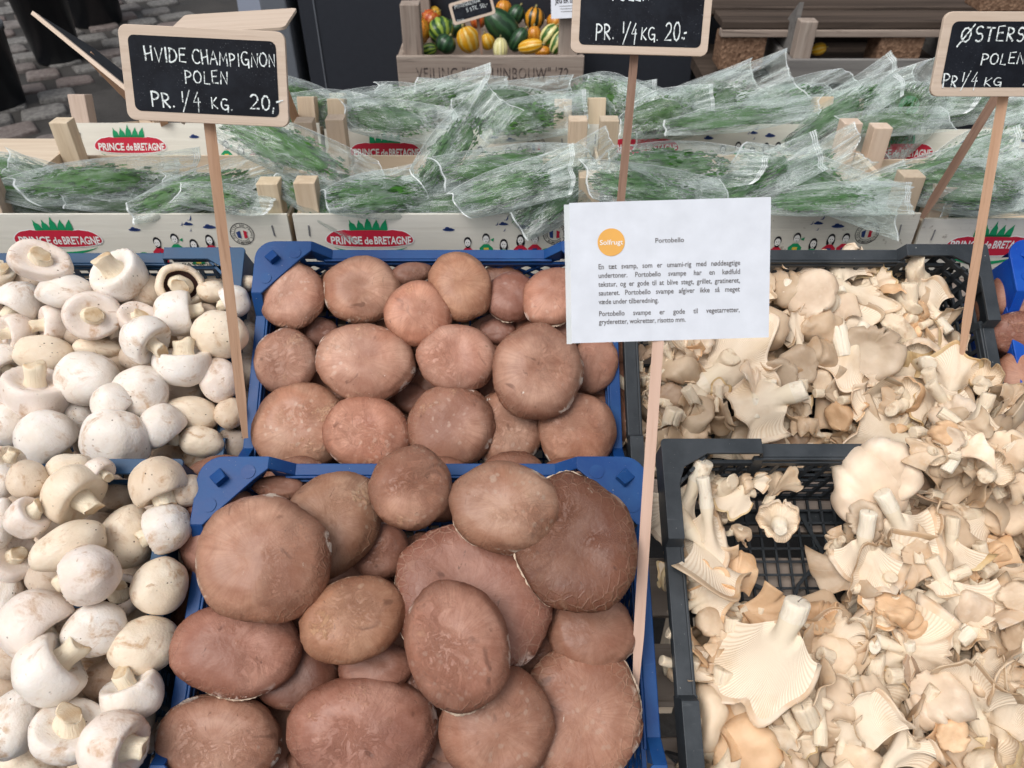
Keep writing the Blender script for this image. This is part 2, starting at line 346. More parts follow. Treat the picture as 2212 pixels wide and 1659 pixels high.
MT = dict(
    port=m_portobello(), portf=m_portobello('portobello_skin_cracked', 1.), white=m_white(), stem=m_stem(), stemc=m_stem('cut_mushroom_stem', 1.), oyst=m_oyster(),
    dgill=m_gill('dark_gill', (.012, .006, .005), (.07, .03, .025), 60), ogill=m_gill('oyster_gill', (.74, .59, .44), (.88, .77, .63), 56, .3),
    pgill=m_gill('portobello_gill', (.10, .05, .035), (.30, .19, .14), 60),
    blue=m_plastic('blue_plastic', (.006, .050, .20), (.016, .085, .25)), bright=m_plastic('bright_blue_plastic', (.003, .055, .36), (.008, .09, .44)),
    black=m_plastic('black_plastic', (.030, .036, .042), (.055, .063, .072)),
    greyblue=m_plastic('greyblue_plastic', (.014, .058, .135), (.032, .095, .19)),
    post=m_wood('poplar_post', (.60, .48, .36), (.72, .61, .49), (.40, .28, .18), 1., 2, .35), ply=m_wood('painted_poplar', (.70, .68, .60), (.77, .75, .67), (.55, .50, .42), .8, 0, .18),
    plyd=m_wood('speckled_poplar', (.68, .66, .59), (.76, .74, .66), (.45, .42, .36), .8, 0, .35, spots=True),
    raw=m_wood('raw_poplar', (.58, .46, .34), (.70, .59, .46), (.45, .33, .22), .8, 0, .3),
    stake=m_wood('beech_stake', (.50, .30, .19), (.62, .40, .27), (.25, .12, .07), 1.4, 2, .45), stakel=m_wood('pale_beech_stake', (.56, .38, .29), (.64, .45, .36), (.45, .24, .16), 1.4, 2, .3),
    staked=m_wood('weathered_stake', (.22, .13, .09), (.36, .23, .17), (.08, .04, .03), 1.4, 2, .5),
    frame=m_wood('sign_frame', (.58, .46, .36), (.66, .54, .44), (.35, .22, .15), 1.2, 0, .2), old=m_wood('weathered_crate_wood', (.27, .21, .175), (.44, .37, .315), (.07, .05, .04), .35, 0, .6),
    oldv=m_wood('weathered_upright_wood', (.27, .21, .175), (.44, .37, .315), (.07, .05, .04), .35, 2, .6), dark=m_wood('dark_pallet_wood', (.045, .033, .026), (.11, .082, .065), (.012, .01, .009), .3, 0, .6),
    film=m_film(), leaf=m_leaf(), chalk=m_chalk(), chalkb=m_chalk('chalk_marker', 2.), board=m_board(), stone=m_stone(),
    paper=flat('white_paper', (.70, .73, .79), .35, .4), ink=flat('grey_ink', (.13, .12, .12)), orange=flat('orange_print', (.80, .42, .10)), wprint=flat('white_print', (.85, .85, .83)),
    red=flat('red_print', (.55, .02, .05)), green=flat('green_print', (.01, .30, .12)), navy=flat('navy_print', (.03, .06, .20)), blk=flat('black_print', (.015, .015, .02)), yel=flat('yellow_print', (.75, .55, .08)),
    metal=flat('staple_metal', (.25, .25, .26), .35, .6), pot=flat('black_pot', (.010, .012, .016), .35, .5),
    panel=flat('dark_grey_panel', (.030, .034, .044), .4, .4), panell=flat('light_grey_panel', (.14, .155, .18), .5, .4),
)
# ---------------------------------------------------------------- setting: ground
def ground():
    m = MB(); m.add([(-80, -40, 0), (80, -40, 0), (80, 120, 0), (-80, 120, 0)], [(0, 1, 2, 3)])
    t = NT('wet_asphalt'); v = t.co(rnd=False); n = t.noise(v, 3, 6, .65)
    c = t.mix(t.ramp(n, [(.4, 0.), (.65, 1.)]), (.022, .021, .020), (.055, .052, .050)); c = t.mix(t.math('MULTIPLY', t.noise(v, 120, 3), .3), c, (.1, .09, .08))
    g = m.build('ground', t.done(t.bsdf(c, t.ramp(n, [(.35, .55), (.65, .9)]), .2, t.bump(t.noise(v, 60, 5), .4, .01)))); tag(g, kind='structure')
    # cobble stones laid in slanting rows
    vars_ = []
    for k in range(6):
        r = random.Random(k); nx = 5; vs = []; fs = []
        pts = [(-1, -.7), (-.75, -1), (.7, -1), (1, -.75), (1, .7), (.75, 1), (-.7, 1), (-1, .75)]
        pts = [(x*(1+r.uniform(-.12, .08)), y*(1+r.uniform(-.12, .08))) for x, y in pts]
        for s, z in ((1.04, -.03), (1, .008), (.92, .015), (.7, .018)):
            vs += [(x*s*.5, y*s*.5, z+(r.uniform(-.003, .003) if z > .02 else 0)) for x, y in pts]
        for i in range(3):
            for j in range(8): fs.append((i*8+j, i*8+(j+1) % 8, i*8+8+(j+1) % 8, i*8+8+j))
        fs.append(tuple(24+j for j in range(8)))
        me = bpy.data.meshes.new('cobble'); me.from_pydata(vs, [], fs); me.materials.append(MT['stone']); me.shade_smooth(); vars_.append(me)
    a = math.radians(34); cnt = 0
    for i in range(-24, 24):
        for j in range(-26, 26):
            if cnt >= 295: break
            x = i*.25+(j % 2)*.11; y = j*.205
            X = -2.7+x*math.cos(a)-y*math.sin(a); Y = 4.8+x*math.sin(a)+y*math.cos(a)
            px, py, d = proj(Vector((X, Y, 0)))
            if d < 0 or not (-60 < px < 640 and -60 < py < 330): continue
            if px > 150 and py > 190 and px < 640: continue       # plain dark slab here
            if px > 395 and py < 45: continue
            r = random.Random(i*77+j)
            o = link('cobble', vars_[r.randrange(6)], g); o.location = (X+r.uniform(-.012, .012), Y+r.uniform(-.012, .012), r.uniform(-.006, .004))
            o.rotation_euler = (r.uniform(-.04, .04), r.uniform(-.04, .04), a+r.uniform(-.14, .14)); o.scale = (.226*r.uniform(.78, 1.05), .186*r.uniform(.78, 1.05), 1); cnt += 1
    # paved path at the top
    m = MB(); A = [(-.95, 4.9), (-1.85, 5.6), (-2.6, 8.0), (-.2, 8.0)]
    m.prism(A, -.01, .012); p = m.build('path', flat('blue_grey_paving', (.17, .19, .24), .6)); tag(p, kind='structure')
ground()
# ---------------------------------------------------------------- crates
def crate_frame(cx, yb, zb, t, H, D):
    yd = Vector((0, math.cos(t), math.sin(t))); n = Vector((0, -math.sin(t), math.cos(t)))
    rb = Vector((cx, yb, zb)); base = rb - yd*(D/2) - n*H
    return dict(rb=rb, n=n, yd=yd, base=base, M=frame(base, RT, yd, n), H=H, D=D, cx=cx, t=t)
def make_crate(name, fr, W, mat, style, label, color=(1, 1, 1)):
    H, D = fr['H'], fr['D']; root = empty(name, None, M=fr['M']); tag(root, label, 'crate', 'plastic mushroom crates')
    hw, hd = W/2, D/2; rw = .011 if style == 'blue' else .0125; RAISE = .021 if style == 'blue' else .014; a = .060 if style == 'blue' else .088; sl = .018 if style == 'blue' else .004
    cw = .034 if style == 'blue' else .017; T = .0035
    # rim, four flanges with an inner lip
    m = MB()
    for sx, sy, L in ((0, 1, hw), (0, -1, hw), (1, 0, hd), (-1, 0, hd)):
        Lc = L-a-sl*.5
        if sy:
            y1 = sy*hd; y0 = sy*(hd-rw); m.box((-Lc, min(y0, y1), H-T), (Lc, max(y0, y1), H)); m.box((-Lc, min(y0, y0-sy*.0025), H-.010), (Lc, max(y0, y0-sy*.0025), H-.0005)); m.box((-Lc, min(y1, y1-sy*.0025), H-.013), (Lc, max(y1, y1-sy*.0025), H-T))
        else:
            x1 = sx*hw; x0 = sx*(hw-rw); m.box((min(x0, x1), -Lc, H-T), (max(x0, x1), Lc, H)); m.box((min(x0, x0-sx*.0025), -Lc, H-.010), (max(x0, x0-sx*.0025), Lc, H-.0005)); m.box((min(x1, x1-sx*.0025), -Lc, H-.013), (max(x1, x1-sx*.0025), Lc, H-T))
    o = m.build('rim', mat, root, bevel=.0008); o.color = (*color, 1)
    # corners
    for sx in (1, -1):
        for sy in (1, -1):
            m = MB(); S = Matrix.Diagonal((sx, sy, 1, 1)); Tm = Matrix.Translation((sx*hw, sy*hd, 0)) @ S
            rc = .020 if style == 'blue' else .004
            arc = [(-rc+rc*math.cos(q), -rc+rc*math.sin(q)) for q in np.linspace(0, math.pi/2, 7)]
            if style == 'blue': poly = [(0, -a)]+arc+[(-a, 0), (-a, -rw), (-a*.82, -cw*.6), (-cw*.62, -a*.82), (-rw, -a)]
            else: poly = [(0, -a)]+arc+[(-a, 0), (-a, -cw*.8), (-a*.45, -cw*.8), (-cw*1.1, -cw*1.5), (-cw*.8, -a*.45), (-cw*.8, -a)]
            if sx*sy < 0: poly = poly[::-1]
            m.prism([((sx*x), (sy*y)) for x, y in poly], H+RAISE-T, H+RAISE, Matrix.Translation((sx*hw, sy*hd, 0)))
            # slopes down to the rim
            def V(x, y, z): return (sx*(hw+x), sy*(hd+y), z)
            w2 = rw if style == 'blue' else cw*.8
            for swap in (0, 1):
                f = (lambda x, y, z: V(y, x, z)) if swap else V
                q = [f(-a, 0, H+RAISE), f(-a-sl, 0, H), f(-a-sl, -w2, H), f(-a, -w2, H+RAISE)]
                q2 = [f(-a, 0, H+RAISE-T), f(-a-sl, 0, H-T), f(-a-sl, -w2, H-T), f(-a, -w2, H+RAISE-T)]
                m.add(q+q2, [(0, 1, 2, 3), (7, 6, 5, 4), (0, 4, 5, 1), (1, 5, 6, 2), (2, 6, 7, 3), (3, 7, 4, 0)])
                # skirts
                m.add([f(-a, -.001, H+RAISE-T), f(-a-sl, -.001, H-T), f(-a-sl, -.001, H-.022), f(-rc, -.001, H-.022), f(-rc, -.001, H+RAISE-T)], [(0, 1, 2, 3, 4)])
                m.add([f(-a, -w2, H+RAISE-T), f(-a-sl, -w2, H-T), f(-a-sl, -w2, H-.012), f(-a, -w2, H-.004)], [(0, 1, 2, 3)])
            # inner diagonal wall with square windows
            ad = min(a*.88, .046); A_ = Vector(V(-ad, -cw*.4, 0)); B_ = Vector(V(-cw*.4, -ad, 0)); nn = Vector((sx, sy, 0)).normalized()
            zt = H+RAISE-T*1.5; dz = Vector((0, 0, 1))
            nb = 3 if style == 'blue' else 4
            for i in range(nb+1):
                p = A_.lerp(B_, i/nb); m.bar(p+dz*.0, p+dz*zt, .006, .003, nn)
            for z in np.arange(.004, zt, .024 if style == 'blue' else .018): m.bar(A_+dz*float(z), B_+dz*float(z), .007, .003, nn)
            o = m.build('corner', mat, root, bevel=.0007); o.color = (*color, 1)
            if style == 'blue':
                for (dx, dy) in ((-a*.72, -.014), (-.014, -a*.72)):
                    k = MB(); c = V(dx, dy, 0); k.prism([(c[0]+.0062*math.cos(q), c[1]+.0062*math.sin(q)) for q in np.linspace(0, 2*math.pi, 25)[:-1]], H+RAISE-.001, H+RAISE+.0007); d = k.build('moulded_disc', mat, o); d.color = (*color, 1)
                k = MB(); c = Vector(V(-.019, -.019, H+RAISE)); e = Vector((sx, -sy, 0)).normalized()*.006; g = Vector((sx, sy, 0)).normalized()*.007
                k.add([c-e-g, c+e-g, c+e+g, c-e+g, c-e*.8+dz*.009-g, c+e*.8+dz*.009-g], [(0, 1, 2, 3), (0, 4, 5, 1), (4, 3, 2, 5), (0, 3, 4), (1, 5, 2)]); d = k.build('stacking_lug', mat, o, bevel=.0008); d.color = (*color, 1)
    # lattice walls
    def wall(L, f, nrm):
        m = MB(); z0, z1 = .004, H-.009
        x0, x1 = -L+.02, L-.02
        if style == 'blue':
            pitch, slope = .0215, .82
            for sgn in (1, -1):
                k = -int(2*L/pitch)-8
                while k < int(2*L/pitch)+8:
                    xa = k*pitch; k += 1
                    # line x = xa + sgn*(z-z0)/slope
                    za, zb = z0, z1
                    X = lambda z: xa+sgn*(z-z0)/slope
                    lo, hi = sorted((x0, x1))
                    zz = [z0, z1]
                    t0 = (lo-xa)*slope*sgn+z0; t1 = (hi-xa)*slope*sgn+z0
                    za = max(z0, min(t0, t1)); zb = min(z1, max(t0, t1))
                    if zb-za < .003: continue
                    m.bar(f(X(za), za), f(X(zb), zb), .0032, .0028 if sgn > 0 else .0022, nrm)
        else:
            for x in np.arange(x0, x1, .0155):
                m.bar(f(float(x), z0), f(float(x)+.012, z1), .0042, .003, nrm)
            for z in np.arange(z0+.008, z1, .0125): m.bar(f(x0, float(z)), f(x1, float(z)), .0032, .0024, nrm)
        m.bar(f(x0, .004), f(x1, .004), .008, .003, nrm); m.bar(f(x0, z1), f(x1, z1), .005, .0034, nrm)
        if style != 'blue':
            for x in (-L+.088, L-.088): m.bar(f(x, z0), f(x, H), .008, .004, nrm)
        o = m.build('lattice_wall', mat, root); o.color = (*color, 1)
    iw, idp = hw-rw-.001, hd-rw-.001
    inset = .012
    wall(hw, lambda x, z: (x, idp-inset*(1-z/H), z), (0, 1, 0)); wall(hw, lambda x, z: (x, -idp+inset*(1-z/H), z), (0, 1, 0))
    wall(hd, lambda x, z: (iw-inset*(1-z/H), x, z), (1, 0, 0)); wall(hd, lambda x, z: (-iw+inset*(1-z/H), x, z), (1, 0, 0))
    m = MB()
    for x in np.arange(-iw+.012, iw-.01, .0125): m.bar((x, -idp+.01, .002), (x, idp-.01, .002), .0022, .003, (0, 0, 1))
    for y in np.arange(-idp+.012, idp-.01, .0125): m.bar((-iw+.01, y, .0022), (iw-.01, y, .0022), .0022, .0026, (0, 0, 1))
    for q in range(8):
        an = math.pi/8+q*math.pi/4; m.bar((0, 0, .0035), (.115*math.cos(an), .115*math.sin(an), .0035), .0035, .003, (0, 0, 1))
    for rr in (.03, .07):
        ps = [(rr*math.cos(q), rr*math.sin(q), .0035) for q in np.linspace(0, 2*math.pi, 21)]
        for i in range(20): m.bar(ps[i], ps[i+1], .003, .0031, (0, 0, 1))
    o = m.build('floor_grid', mat, root); o.color = (*color, 1)
    return root
tl, tu = math.radians(27), math.radians(34)
LO = lambda cx, dz=0: crate_frame(cx, .481, 1.004+dz, tl, .10, .30)
UPC = lambda cx, dz=0: crate_frame(cx, .745, 1.068+dz, tu, .11, .30)
FR = dict(pl=LO(-.077), pu=UPC(-.081), wl=LO(-.486), wu=UPC(-.489, -.004), ol=crate_frame(.329, .492, 1.018, tl, .10, .30), ou=UPC(.317), bu=UPC(.730, .002))
make_crate('blue_crate', FR['pl'], .386, MT['blue'], 'blue', 'blue lattice crate of large portobello caps at the bottom centre, nearest the viewer')
make_crate('blue_crate', FR['pu'], .388, MT['blue'], 'blue', 'blue lattice crate of portobello caps behind the Portobello paper card')
make_crate('blue_crate', FR['wl'], .398, MT['greyblue'], 'black', 'blue crate of white button mushrooms at the bottom left corner', (1, 1, 1))
make_crate('blue_crate', FR['wu'], .398, MT['greyblue'], 'black', 'dull blue crate of white button mushrooms behind the leaning brown stake', (1, 1, 1))
make_crate('black_crate', FR['ol'], .398, MT['black'], 'black', 'black crate of oyster mushrooms in the lower right with a bare patch of floor')
make_crate('black_crate', FR['ou'], .396, MT['black'], 'black', 'black crate of oyster mushrooms behind, its right corner beside the bright blue crate')
make_crate('blue_crate', FR['bu'], .398, MT['bright'], 'blue', 'bright blue crate of brown mushrooms cut off by the right edge')
# display stand carrying the crates
def stand():
    root = empty('display_stand', (0.1, .6, 0)); tag(root, 'wooden trestle stand carrying the tilted mushroom crates', 'stand')
    Mi = root.matrix_world.inverted()
    Mi = Matrix.Translation((-.1, -.6, 0))
    def at(o): o.matrix_local = Mi
    for key in ('pl', 'pu'):
        fr = FR[key]
        for k in range(4):
            m = MB(); y = -.13+k*.08
            m.box((-.92, y, -.019), (1.12, y+.055, -.001)); o = m.build('plank', MT['old'], root, bevel=.001); o.matrix_local = Mi @ frame(fr['base'], RT, fr['yd'], fr['n'])
    for x in (-.85, -.3, .3, .98):
        for (y, h) in ((.33, .74), (.50, .70), (.78, .88)):
            m = MB(); m.box((x-.02, y-.02, 0), (x+.02, y+.02, h)); at(m.build('leg', MT['raw'], root))
    m = MB(); m.box((-1.3, .80, .86), (1.3, 1.46, .90)); at(m.build('table_top', MT['raw'], root))
    for x in (-1.2, 1.2):
        for y in (.84, 1.40):
            m = MB(); m.box((x-.03, y-.03, 0), (x+.03, y+.03, .86)); at(m.build('leg', MT['raw'], root))
stand()
# ---------------------------------------------------------------- printed boxes
def text_mesh(txt, size, mat, align='CENTER', bold=0, width=None, sp=1.0, shear=0):
    cu = bpy.data.curves.new('t', 'FONT'); cu.body = txt; cu.size = size; cu.align_x = align; cu.offset = bold; cu.space_character = sp; cu.shear = shear; cu.resolution_u = 3
    o = bpy.data.objects.new('t', cu); COL.objects.link(o); bpy.context.view_layer.update()
    me = bpy.data.meshes.new_from_object(o); bpy.data.objects.remove(o)
    if width:
        xs = [v.co.x for v in me.vertices]; w0 = max(xs)-min(xs); s = width/w0
        for v in me.vertices: v.co.x *= s
    me.materials.clear(); me.materials.append(mat); return me
_txt = {}
BASE = [Matrix.Identity(4)]
def put_text(name, txt, size, mat, parent, x, y, z=.0006, **k):
    key = (txt, size, mat.name, str(k))
    if key not in _txt: _txt[key] = text_mesh(txt, size, mat, **k)
    o = link(name, _txt[key], parent); o.matrix_local = BASE[0] @ Matrix.Translation((x, y, z)); return o
def poly_ob(name, polys, mat, parent, z=.0004):
    m = MB()
    for p in polys: m.add([(x, y, z) for x, y in p], [tuple(range(len(p)))])
    o = m.build(name, mat, parent); o.matrix_local = BASE[0]; return o
def ell(cx, cy, rx, ry, n=20, a0=0, a1=2*math.pi): return [(cx+rx*math.cos(a0+(a1-a0)*i/n), cy+ry*math.sin(a0+(a1-a0)*i/n)) for i in range(n + (0 if a1-a0 > 6.2 else 1))]
def ring(cx, cy, r0, r1, n=28, a0=0, a1=2*math.pi):
    return [[(cx+r0*math.cos(a0+(a1-a0)*i/n), cy+r0*math.sin(a0+(a1-a0)*i/n)), (cx+r1*math.cos(a0+(a1-a0)*i/n), cy+r1*math.sin(a0+(a1-a0)*i/n)), (cx+r1*math.cos(a0+(a1-a0)*(i+1)/n), cy+r1*math.sin(a0+(a1-a0)*(i+1)/n)), (cx+r0*math.cos(a0+(a1-a0)*(i+1)/n), cy+r0*math.sin(a0+(a1-a0)*(i+1)/n))] for i in range(n)]
_cloud = lambda x, y, s: [ell(x, y, .5*s, .13*s, 14), ell(x-.1*s, y+.1*s, .2*s, .16*s, 12), ell(x+.15*s, y+.05*s, .2*s, .12*s, 12)]
def zl(polys, dz): return polys
def prints(fb, W, big=1.0):
    # local front-board coords: x 0..W, y 0 at top edge, negative down
    g = MB(); s = W/.381
    def add(polys, z):
        m = MB()
        for p in polys: m.add([(x*s, y*big, z) for x, y in p], [tuple(range(len(p)))])
        return m
    # logo blob
    cx, cy = .091, -.034; bw, bh = .054, .0115
    blob = []
    for i in range(40):
        q = 2*math.pi*i/40; c, sn = math.cos(q), math.sin(q)
        x = bw*math.copysign(abs(c)**.75, c); y = bh*math.copysign(abs(sn)**.85, sn)
        if abs(x) < .030 and sn > 0: y += .0020
        if abs(x) > .026 and sn > 0: y += .0035*math.sin((abs(x)-.026)/.028*math.pi)
        if sn < 0: y *= .8
        blob.append((cx+x, cy+y))
    def mk(name, polys, z, mat): 
        o = add(polys, z).build(name, mat, fb); o.matrix_local = BASE[0]
        if len(polys) > 1 and not name.startswith('logo_sw'): o['kind'] = 'stuff'
        return o
    mk('logo_shield', [[(cx+(x-cx)*1.03, cy-.0003+(y-cy)*1.10) for x, y in blob]], .0004, MT['wprint']); mk('logo_shield', [blob], .0006, MT['red'])
    sw = []
    for i in range(17):
        u = i/16; sw.append((cx-.046+.092*u, cy-.0095-.0068*math.sin(u*math.pi)**.7))
    for i in range(16, -1, -1):
        u = i/16; sw.append((cx-.046+.092*u, cy-.0095-.0068*math.sin(u*math.pi)**.7-.0042*math.sin(u*math.pi)-.0003))
    mk('logo_swoosh', [[sw[i], sw[i+1], sw[32-i], sw[33-i]] for i in range(16)], .0005, MT['green'])
    cr = []
    for i in range(-2, 3):
        x = cx+i*.0092; h = (.0185, .0145, .0145)[abs(i)]; b = cy+.0135
        xl = .0046
        cr.append([(x-xl-.0006, b), (x+xl+.0006, b), (x+xl*.75+i*.0008, b+h*.55), (x+.0012+i*.0016, b+h*.72), (x+i*.0022, b+h), (x-.0016+i*.0012, b+h*.72), (x-xl*.75+i*.0008, b+h*.5)])
    cr.append([(cx-.022, b-.0014), (cx+.022, b-.0014), (cx+.0235, b+.0022), (cx-.0235, b+.0022)])
    mk('logo_crown', cr, .0005, MT['green'])
    put_text('lettering', 'PRINCE', .0146, MT['wprint'], fb, (cx-.029)*s, (cy-.0052), .0009, bold=.0004, width=.039*s)
    put_text('lettering', 'de', .0135, MT['wprint'], fb, (cx-.0015)*s, (cy-.0052), .0009, bold=.0003, width=.0105*s)
    put_text('lettering', 'BRETAGNE', .0146, MT['wprint'], fb, (cx+.0285)*s, (cy-.0052), .0009, bold=.0004, width=.046*s)
    # clouds and birds
    cl = _cloud(.19, -.020, .015)+_cloud(.258, -.0125, .012)+_cloud(.283, -.0165, .016)
    mk('printed_clouds', cl, .0004, MT['navy'])
    birds = []
    for (bx, by, k) in ((.262, -.005, 1), (.250, -.0125, .7), (.259, -.0205, .6)):
        birds += [[(bx-.004*k, by-.002*k), (bx+.001*k, by-.0012*k), (bx+.0004*k, by-.0026*k)], [(bx-.0006*k, by-.0014*k), (bx+.0022*k, by+.005*k), (bx+.0014*k, by-.0014*k)]]
    mk('printed_birds', birds, .0004, MT['navy'])
    # the five growers
    bodyc = ['red', 'green', 'green', 'red', 'red']; xs = [.213, .236, .258, .279, .297]; ys = [-.037, -.032, -.0395, -.0335, -.0325]
    blk, wh = [], []; cols = {'red': [], 'green': [], 'yel': [], 'navy': []}
    for k, (x, y) in enumerate(zip(xs, ys)):
        blk.append(ell(x, y+.0012, .0046, .0062)); wh.append(ell(x, y-.0006, .0036, .0050))
        if k == 2 or k == 3: blk += [ell(x-.0034, y-.003, .0018, .0052), ell(x+.0034, y-.003, .0018, .0052)]
        if k == 0: blk.append(ell(x, y-.0050, .0030, .0030))
        blk += []
        cols[bodyc[k]].append([(x-.0075, y-.028), (x-.0085, y-.013), (x-.003, y-.0075), (x+.003, y-.0075), (x+.0085, y-.013), (x+.0075, y-.028)])
        cols['yel' if k in (1, 2) else 'navy'].append([(x-.0032, y-.027), (x-.003, y-.0125), (x+.003, y-.0125), (x+.0032, y-.027)] if k != 0 else [(x-.002, y-.02), (x, y-.012), (x+.002, y-.02)])
    cols['green'] += [ell(.192, -.0545, .006, .004), ell(.312, -.050, .006, .005), [(.241, -.0335), (.246, -.031), (.245, -.036)]]
    cols['red'] += [ell(.197, -.060, .016, .0042)]
    mk('printed_people', cols['red'], .0004, MT['red']); mk('printed_people', cols['green'], .0005, MT['green']); mk('printed_people', cols['yel'], .0007, MT['yel']); mk('printed_people', cols['navy'], .0007, MT['navy'])
    mk('printed_people', blk, .0008, MT['blk']); mk('printed_people', wh, .0010, MT['wprint'])
    eyes = [ell(x+dx, y-.0002, .0006, .0006, 6) for x, y in zip(xs, ys) for dx in (-.0014, .0014)]+[[(x-.001, y-.0034), (x+.001, y-.0034), (x+.0008, y-.0040), (x-.0008, y-.0040)] for x, y in zip(xs, ys)]
    mk('printed_people', eyes, .0012, MT['blk'])
    put_text('lettering', 'la Culture PASSIONNÉMENT', .0072, MT['blk'], fb, .255*s, -.0705, .0006, width=.13*s)
    # seal
    sx, sy = .3215, -.0255; ay = .0148
    mk('seal', ring(sx, sy, .0140, .0148)+ring(sx, sy, .0092, .0098, 28, .9, 5.6), .0004, MT['blk'])
    mk('seal', [[(sx-.006, sy-.005), (sx-.0072, sy+.002), (sx-.0022, sy+.0045), (sx-.002, sy-.006)]], .0005, MT['navy'])
    mk('seal', [[(sx+.002, sy-.006), (sx+.002, sy+.0048), (sx+.0065, sy+.003), (sx+.0055, sy), (sx+.0062, sy-.005)]], .0005, MT['red'])
    for wtxt, a0, a1, up in (('CULTIVÉ EN FRANCE', 205, -25, 1), ('EN BRETAGNE', 232, 308, 0)):
        n = len(wtxt)
        for i, ch in enumerate(wtxt):
            if ch == ' ': continue
            q = math.radians(a0+(a1-a0)*i/(n-1)); me_k = (ch, 'seal')
            if me_k not in _txt: _txt[me_k] = text_mesh(ch, .0036, MT['blk'], bold=.00004)
            o = link('lettering', _txt[me_k], fb); rr = .0106 if up else .0133
            o.matrix_local = BASE[0] @ Matrix.Translation(((sx+rr*math.cos(q))*s, (sy+rr*math.sin(q))*big, .0006)) @ Matrix.Rotation(q-math.pi/2 if up else q+math.pi/2, 4, 'Z')
def veg_box(x0, Y, Z, W, D, label, board='ply', rz=0, posts=((.045, .006),)*4, hb=.082, big=1., pw=.026, ph=.040, noprint=False, tilt=0):
    q = math.radians(tilt); root = empty('wooden_box', (x0, Y-.105*math.sin(q), Z-.105*math.cos(q)), (-q, 0, rz)); tag(root, label, 'box', 'printed wooden vegetable boxes')
    h = .105
    m = MB(); m.box((0, -.004, h-hb), (W, 0, h)); fb = m.build('front_board', MT[board], root)
    m = MB(); m.box((0, D, h-hb+.01), (W, D+.004, h-.02)); m.build('back_board', MT['raw'], root)
    for x in (0.001, W-.005):
        m = MB(); m.box((x, .001, h-hb+.012), (x+.004, D-.001, h-.006)); m.build('side_board', MT['raw'], root)
    m = MB(); m.box((.006, .002, .006), (W-.006, D-.002, .010)); m.build('bottom_board', MT['raw'], root)
    i = 0
    for (x, y) in ((.006, .002), (W-.006-pw, .002), (.006, D-.002-pw), (W-.006-pw, D-.002-pw)):
        m = MB(); r = random.Random(int(x0*1000)+i); dh = r.uniform(-.004, .005)
        m.prism([(x, y), (x+pw, y), (x+pw, y+pw*.9), (x, y+pw*.9)], 0, h+ph+dh, None)
        o = m.build('corner_post', MT['post'], root, bevel=.0012); k = r.uniform(.82, 1.08); o.color = (k, k*r.uniform(.94, 1), k*r.uniform(.86, 1), 1); i += 1
    # front board print, in a frame on the board's face
    for (sx_, rot) in ((.017, .1), (W-.020, -.12)):
        m = MB(); m.tube([(sx_-.002*math.sin(rot), -.0048, h-.028), (sx_+.002*math.sin(rot)*3, -.0048, h-.014)], .0009, 6); m.build('staple', MT['metal'], root)
    if not noprint:
        BASE[0] = Matrix.Translation((0, -.0042, h)) @ Matrix.Rotation(math.pi/2, 4, 'X'); prints(fb, W, big); BASE[0] = Matrix.Identity(4)
    return root
R1 = dict(tilt=2); R2 = dict(tilt=19)
veg_box(-.652, .851, 1.057, .379, .232, 'printed wooden box of parsley bags in the front row, cut off by the left edge', **R1)
veg_box(-.267, .853, 1.056, .379, .232, 'printed wooden box in the front row directly behind the portobello crate', **R1)
veg_box(.118, .853, 1.057, .379, .232, 'speckled printed wooden box in the front row behind the paper card and black crate', 'plyd', **R1)
veg_box(.503, .853, 1.050, .379, .232, 'printed wooden box in the front row at the right edge, behind the bright blue crate', 'plyd', big=1.15, **R1)
veg_box(-.668, 1.140, 1.056, .379, .25, 'printed wooden box in the second row below the white champignon chalkboard', **R2)
veg_box(-.283, 1.140, 1.047, .379, .25, 'printed wooden box in the second row, a silvery bag flopping over its logo', **R2)
veg_box(.108, 1.135, 1.056, .376, .25, 'printed wooden box in the second row behind the Portobello card, centre right', **R2)
veg_box(.492, 1.133, 1.049, .379, .25, 'printed wooden box in the second row on the right, half covered by clear bags', **R2)
